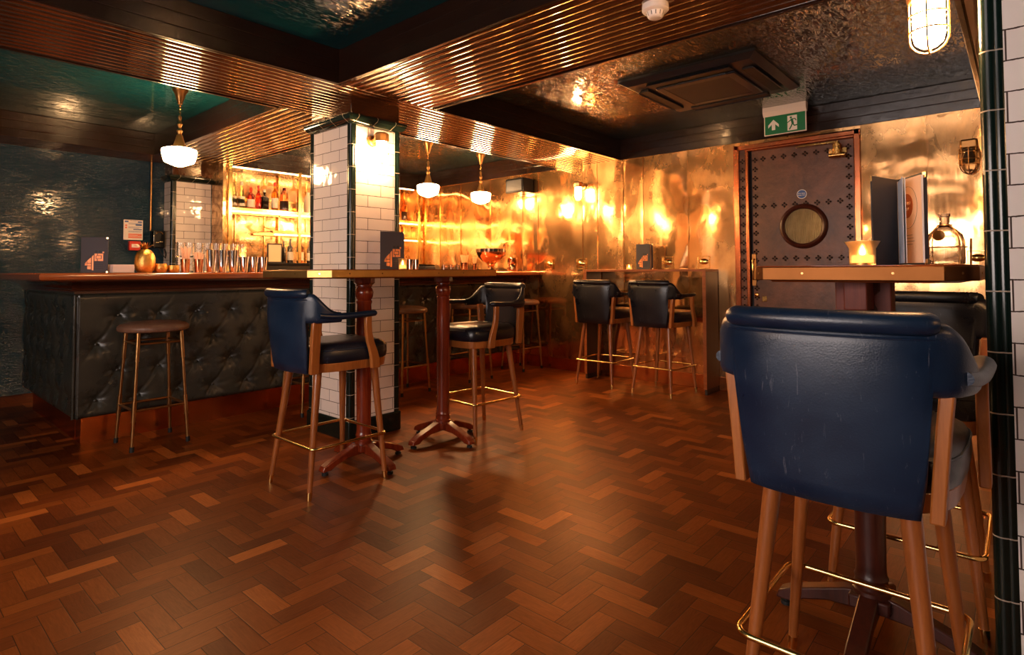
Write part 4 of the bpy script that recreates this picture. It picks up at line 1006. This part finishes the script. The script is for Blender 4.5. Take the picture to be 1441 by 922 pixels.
# bar top objects -------------------------------------------------
t = thing('napkin_stack', 'low block of folded white paper napkins on the bar by the gold pineapple', 'napkins', (1.306, 4.90, ZT)); t['kind'] = 'stuff'
m = MB()
for k in range(12): m.box((-.068+random.uniform(-.002, .002), -.06, .0008+k*.0048), (.066+random.uniform(-.002, .002), .06, .0008+k*.0048+.0044))
m.done('folded_napkins', M['paper'], t, bevel=.001)
t = thing('pineapple_jar', 'hammered gold pineapple jar with leaf crown on the bar', 'jar', (1.45, 4.88, ZT))
MB().lathe([(.0003, 0), (.044, 0), (.057, .015), (.067, .05), (.067, .08), (.065, .1)], 32).done('jar_body', M['gold'], t)
MB().lathe([(.0665, .1), (.062, .125), (.051, .150), (.034, .168), (.012, .176), (.0003, .177)], 32).done('jar_lid', M['gold'], t)
m = MB()
for k in range(14):
    a = 2*PI*k/7+(.4 if k > 6 else 0); tl = .85 if k < 7 else .4; L = .062
    base = Vector((.010*math.cos(a), .010*math.sin(a), .172)); d = Vector((math.cos(a)*math.sin(tl), math.sin(a)*math.sin(tl), math.cos(tl))); sd = Vector((-math.sin(a), math.cos(a), 0))
    m.loft([[base-sd*.007, base+sd*.007, base+sd*.004+Vector((0, 0, .003)), base-sd*.004+Vector((0, 0, .003))], [base+d*L*.5-sd*.008, base+d*L*.5+sd*.008, base+d*L*.5+sd*.004+Vector((0, 0, .003)), base+d*L*.5-sd*.004+Vector((0, 0, .003))], [base+d*L-sd*.0008-Vector((0, 0, .004)), base+d*L+sd*.0008-Vector((0, 0, .004)), base+d*L+sd*.0008-Vector((0, 0, .003)), base+d*L-sd*.0008-Vector((0, 0, .003))]])
m.done('leaf_crown', M['bronze'], t)
def cup(name, label, cat, x, y, prof, mat, group=None, z=ZT, n=28, pname=None):
    o = MB().lathe(prof, n).done(name, mat, loc=(x, y, z)); return tag(o, label, cat, group)
cup('gold_cup', 'hammered gold cup on the bar next to the pineapple jar, the larger of two', 'cup', 1.56, 4.90, [(.0003, 0), (.036, 0), (.045, .012), (.047, .04), (.042, .067), (.040, .067), (.044, .04), (.041, .012), (.0003, .006)], M['gold'])
cup('gold_cup', 'smaller hammered gold cup on the bar, between the larger one and the straws', 'cup', 1.648, 4.90, [(.0003, 0), (.032, 0), (.040, .012), (.042, .035), (.037, .056), (.035, .056), (.039, .035), (.036, .012), (.0003, .006)], M['gold'])
def straws(label, x, y, h, n, hs, mat='copper', sm='straw', r=.034):
    t = thing('straw_cup', label, 'straw cup', (x, y, ZT))
    MB().lathe([(.0003, 0), (r*.80, 0), (r, h), (r-.002, h), (r*.78, .004), (.0003, .004)], 28).done('cup', M[mat], t)
    m = MB()
    for k in range(n):
        a = 2*PI*k/n*2.4; q = r*.65*math.sqrt((k+.5)/n); b = Vector((q*.4*math.cos(a), q*.4*math.sin(a), .006)); e = Vector((q*1.9*math.cos(a), q*1.9*math.sin(a), hs-random.uniform(0, .02)))
        m.cyl(b, e, .0028, n=6)
    o = m.done('straws' if sm == 'straw' else 'picks', M[sm], t); o['kind'] = 'stuff'
    return t
straws('copper cup full of pink straws on the bar, the taller bunch', 1.733, 4.90, .105, 26, .205)
straws('copper cup full of short pink straws on the bar beside the steel shakers', 1.83, 4.90, .105, 22, .165)
def shaker(label, x, y, h, r, group):
    o = MB().lathe([(.0003, 0), (r*.72, 0), (r*.76, .006), (r*.80, h*.3), (r, h), (r-.0015, h), (r*.78, h*.3), (.0003, .006)], 28).done('cocktail_shaker', M['steel'], loc=(x, y, ZT))
    return tag(o, label, 'cocktail shaker', group)
for k, x in enumerate((1.905, 1.992, 2.078)):
    shaker(('tall steel shaker tin on the bar, against the straws', 'tall steel shaker tin on the bar, middle of the three tall ones', 'tall steel shaker tin on the bar, next to the short tins')[k], x, 4.85, .178, .042, 'steel shaker tins on the bar')
for k, x in enumerate((2.166, 2.246, 2.326)):
    shaker(('short steel shaker tin on the bar, next to the tall tins', 'short steel shaker tin on the bar, middle of the three short ones', 'short steel shaker tin on the bar, last of the row toward the column')[k], x, 4.85, .128, .039, 'steel shaker tins on the bar')
shaker('short steel shaker tin on the bar just past the tiled column', 3.945, 4.9, .13, .034, 'steel shaker tins on the bar')
shaker('short steel shaker tin on the bar between another tin and a black tray', 4.028, 4.9, .13, .034, 'steel shaker tins on the bar')
tg = None
for k in range(8):
    for lv in range(2):
        x = 1.72+k*.070
        if tg is None:
            me = MB().lathe([(.0003, 0), (.026, 0), (.028, .006), (.031, .118), (.0295, .118), (.0265, .012), (.0003, .010)], 20).done('glass_tumbler', M['clear'], loc=(x, 5.22 if True else 0, ZT)).data
            o = bpy.data.objects['glass_tumbler']; tg = me
        else: o = bpy.data.objects.new('glass_tumbler', tg); COL.objects.link(o); o.location = (x, 5.22, ZT+lv*.1195)
        o.location = (x, 4.975, ZT+lv*.1195)
        tag(o, 'clear glass tumbler in the stacked row behind the straws and shaker tins', 'glass', 'stacked clear tumblers on the bar')
t = thing('bar_tray', 'low black tray of garnish pots on the bar past the shakers', 'tray', (4.18, 4.90, ZT))
MB().box((-.07, -.06, 0), (.07, .06, .055)).done('tray_body', M['blackpaint'], t, bevel=.005)
jn = None
for k in range(5):
    x = 4.29+k*.052
    o = MB().lathe([(.0003, 0), (.014, 0), (.016, .01), (.011, .035), (.018, .075-.012*(k % 2)), (.016, .075-.012*(k % 2)), (.009, .036), (.0003, .034)], 18).done('jigger', M['steel'], loc=(x, 4.75+.02*(k % 2), ZT))
    tag(o, 'small steel jigger in the row before the cup of wooden picks', 'jigger', 'steel jiggers on the bar')
straws('glass cup packed with pale wooden sticks on the bar before the copper bowl', 4.592, 4.74, .10, 24, .19, 'copper', 'pick', .042)
straws('slim copper cup of fanned wooden picks right beside the copper punch bowl', 4.715, 4.70, .09, 16, .165, 'copper', 'pick', .026)
t = thing('punch_bowl', 'wide copper punch bowl on a short stand at the wall end of the bar', 'punch bowl', (4.985, 4.70, ZT))
MB().lathe([(.0003, .09), (.05, .092), (.10, .12), (.15, .17), (.168, .215), (.172, .262), (.165, .262), (.160, .215), (.142, .172), (.095, .125), (.0003, .10)], 44).done('bowl', M['copper'], t)
MB().lathe([(.172, .222), (.176, .225), (.178, .262), (.172, .264)], 44).done('bowl_rim', M['steel'], t)
MB().lathe([(.0003, 0), (.075, 0), (.075, .012), (.04, .02), (.032, .05), (.045, .085), (.06, .095), (.0003, .096)], 28).done('stand', M['copper'], t)
t = thing('copper_canister', 'short copper canister on the bar against the brass wall', 'canister', (5.21, 4.56, ZT))
MB().lathe([(.0003, 0), (.058, 0), (.060, .004), (.060, .082), (.058, .085), (.060, .088), (.060, .155), (.056, .160), (.0003, .161)], 32).done('canister_body', M['copper'], t)

# wall things at the blue wall ---------------------------------------
t = thing('fire_notice', 'white framed notice with blue and red print on the blue wall', 'notice', (1.964, YB-.006, 1.567))
MB().box((-.088, -.006, -.105), (.088, .004, .105)).done('notice_frame', M['white'], t, bevel=.002)
m = MB()
for k, (x0, x1, z, h) in enumerate(((-.078, -.045, .078, .016), (.04, .078, .078, .014), (.02, .078, .046, .014), (-.045, .078, .060, .004), (-.045, .078, .028, .004), (-.045, .05, .018, .003), (.0, .078, .001, .010), (-.045, .078, -.014, .003), (-.045, .07, -.024, .003), (-.045, .078, .070, .003))): m.box((x0, -.0075, z), (x1, -.006, z+h))
m.done('blue_print', M['signblue'], t, smooth=False)
m = MB()
for x0, x1, z, h in ((-.045, .078, -.052, .012), (-.045, .04, -.068, .010), (-.045, .078, -.085, .012), (.04, .078, -.066, .012), (-.074, -.058, .038, .016), (-.074, -.058, .014, .016)): m.box((x0, -.0075, z), (x1, -.006, z+h))
m.done('red_print', M['signorange'], t, smooth=False)
text('notice_text', 'Fire action', .013, M['signblue'], t, (0, -.0072, .096), (PI/2, 0, 0))
t = thing('fire_call_point', 'red fire alarm call point below the white notice', 'alarm', (1.972, YB-.004, 1.40))
MB().box((-.052, -.045, -.048), (.052, .004, .048)).done('call_point_body', M['signred'], t, bevel=.004)
MB().box((-.032, -.048, -.018), (.040, -.045, .018)).done('call_point_panel', M['signwhite'], t)
text('call_point_text', 'FIRE', .018, M['signred'], t, (.004, -.0485, 0), (PI/2, 0, 0))
t = thing('wall_telephone', 'black wall telephone with gold dial beside the back pilaster', 'telephone', (2.178, YB-.06, 1.475))
MB().box((-.055, -.05, -.09), (.055, .06, .09)).done('telephone_body', M['blackmetal'], t, bevel=.006)
MB().box((-.055, -.055, -.09), (-.040, .0, .09)).done('side_plate', M['steel'], t, bevel=.002)
m = MB(); m.tube([(.03*math.cos(PI*k/8), -.052, .055+.02*math.sin(PI*k/8)) for k in range(9)], .006, 8)
for dx in (-.025, -.01, .012, .028): m.lathe([(.006, 0), (.0003, -.004)], 8, (dx, -.05, -.035+.008*(dx > 0)), 'Y')
m.done('gold_dial', M['brassbright'], t)
m = MB(); m.tube([(.0, -.03, -.09), (.03, -.04, -.16), (.065, -.04, -.20), (.075, -.03, -.15), (.06, -.02, -.10)], .007, 8); m.done('telephone_cord', M['rubber'], t)
o = MB().cyl((2.121, YB-.02, 1.57), (2.121, YB-.02, ZB), .009, n=12).done('conduit_pipe', M['bronze']); tag(o, 'slim vertical conduit pipe running up the blue wall above the telephone', 'pipe')

t = thing('wall_speaker', 'small dark box speaker high on the brass wall over the bar end', 'speaker', (5.30, 4.52, 2.14))
MB().box((-.10, -.14, -.085), (.09, .14, .085)).done('speaker_box', M['blackmetal'], t, bevel=.008)
MB().box((-.108, -.12, -.065), (-.10, .12, .065)).done('speaker_grille', M['acgrille'], t, bevel=.003)

# ------------------------------------------------------------------ world and colour
w = bpy.data.worlds.new('world'); sc.world = w; w.use_nodes = True
w.node_tree.nodes['Background'].inputs[0].default_value = (.5, .45, .45, 1); w.node_tree.nodes['Background'].inputs[1].default_value = .03
sc.view_settings.view_transform = 'Standard'; sc.view_settings.look = 'None'; sc.view_settings.gamma = 1; sc.view_settings.use_curve_mapping = False
sc.view_settings.exposure = 1.5
sc.cycles.use_denoising = True
sc.cycles.sample_clamp_indirect = 8
sc.cycles.caustics_reflective = True; sc.cycles.caustics_refractive = False
sc.cycles.use_light_tree = True
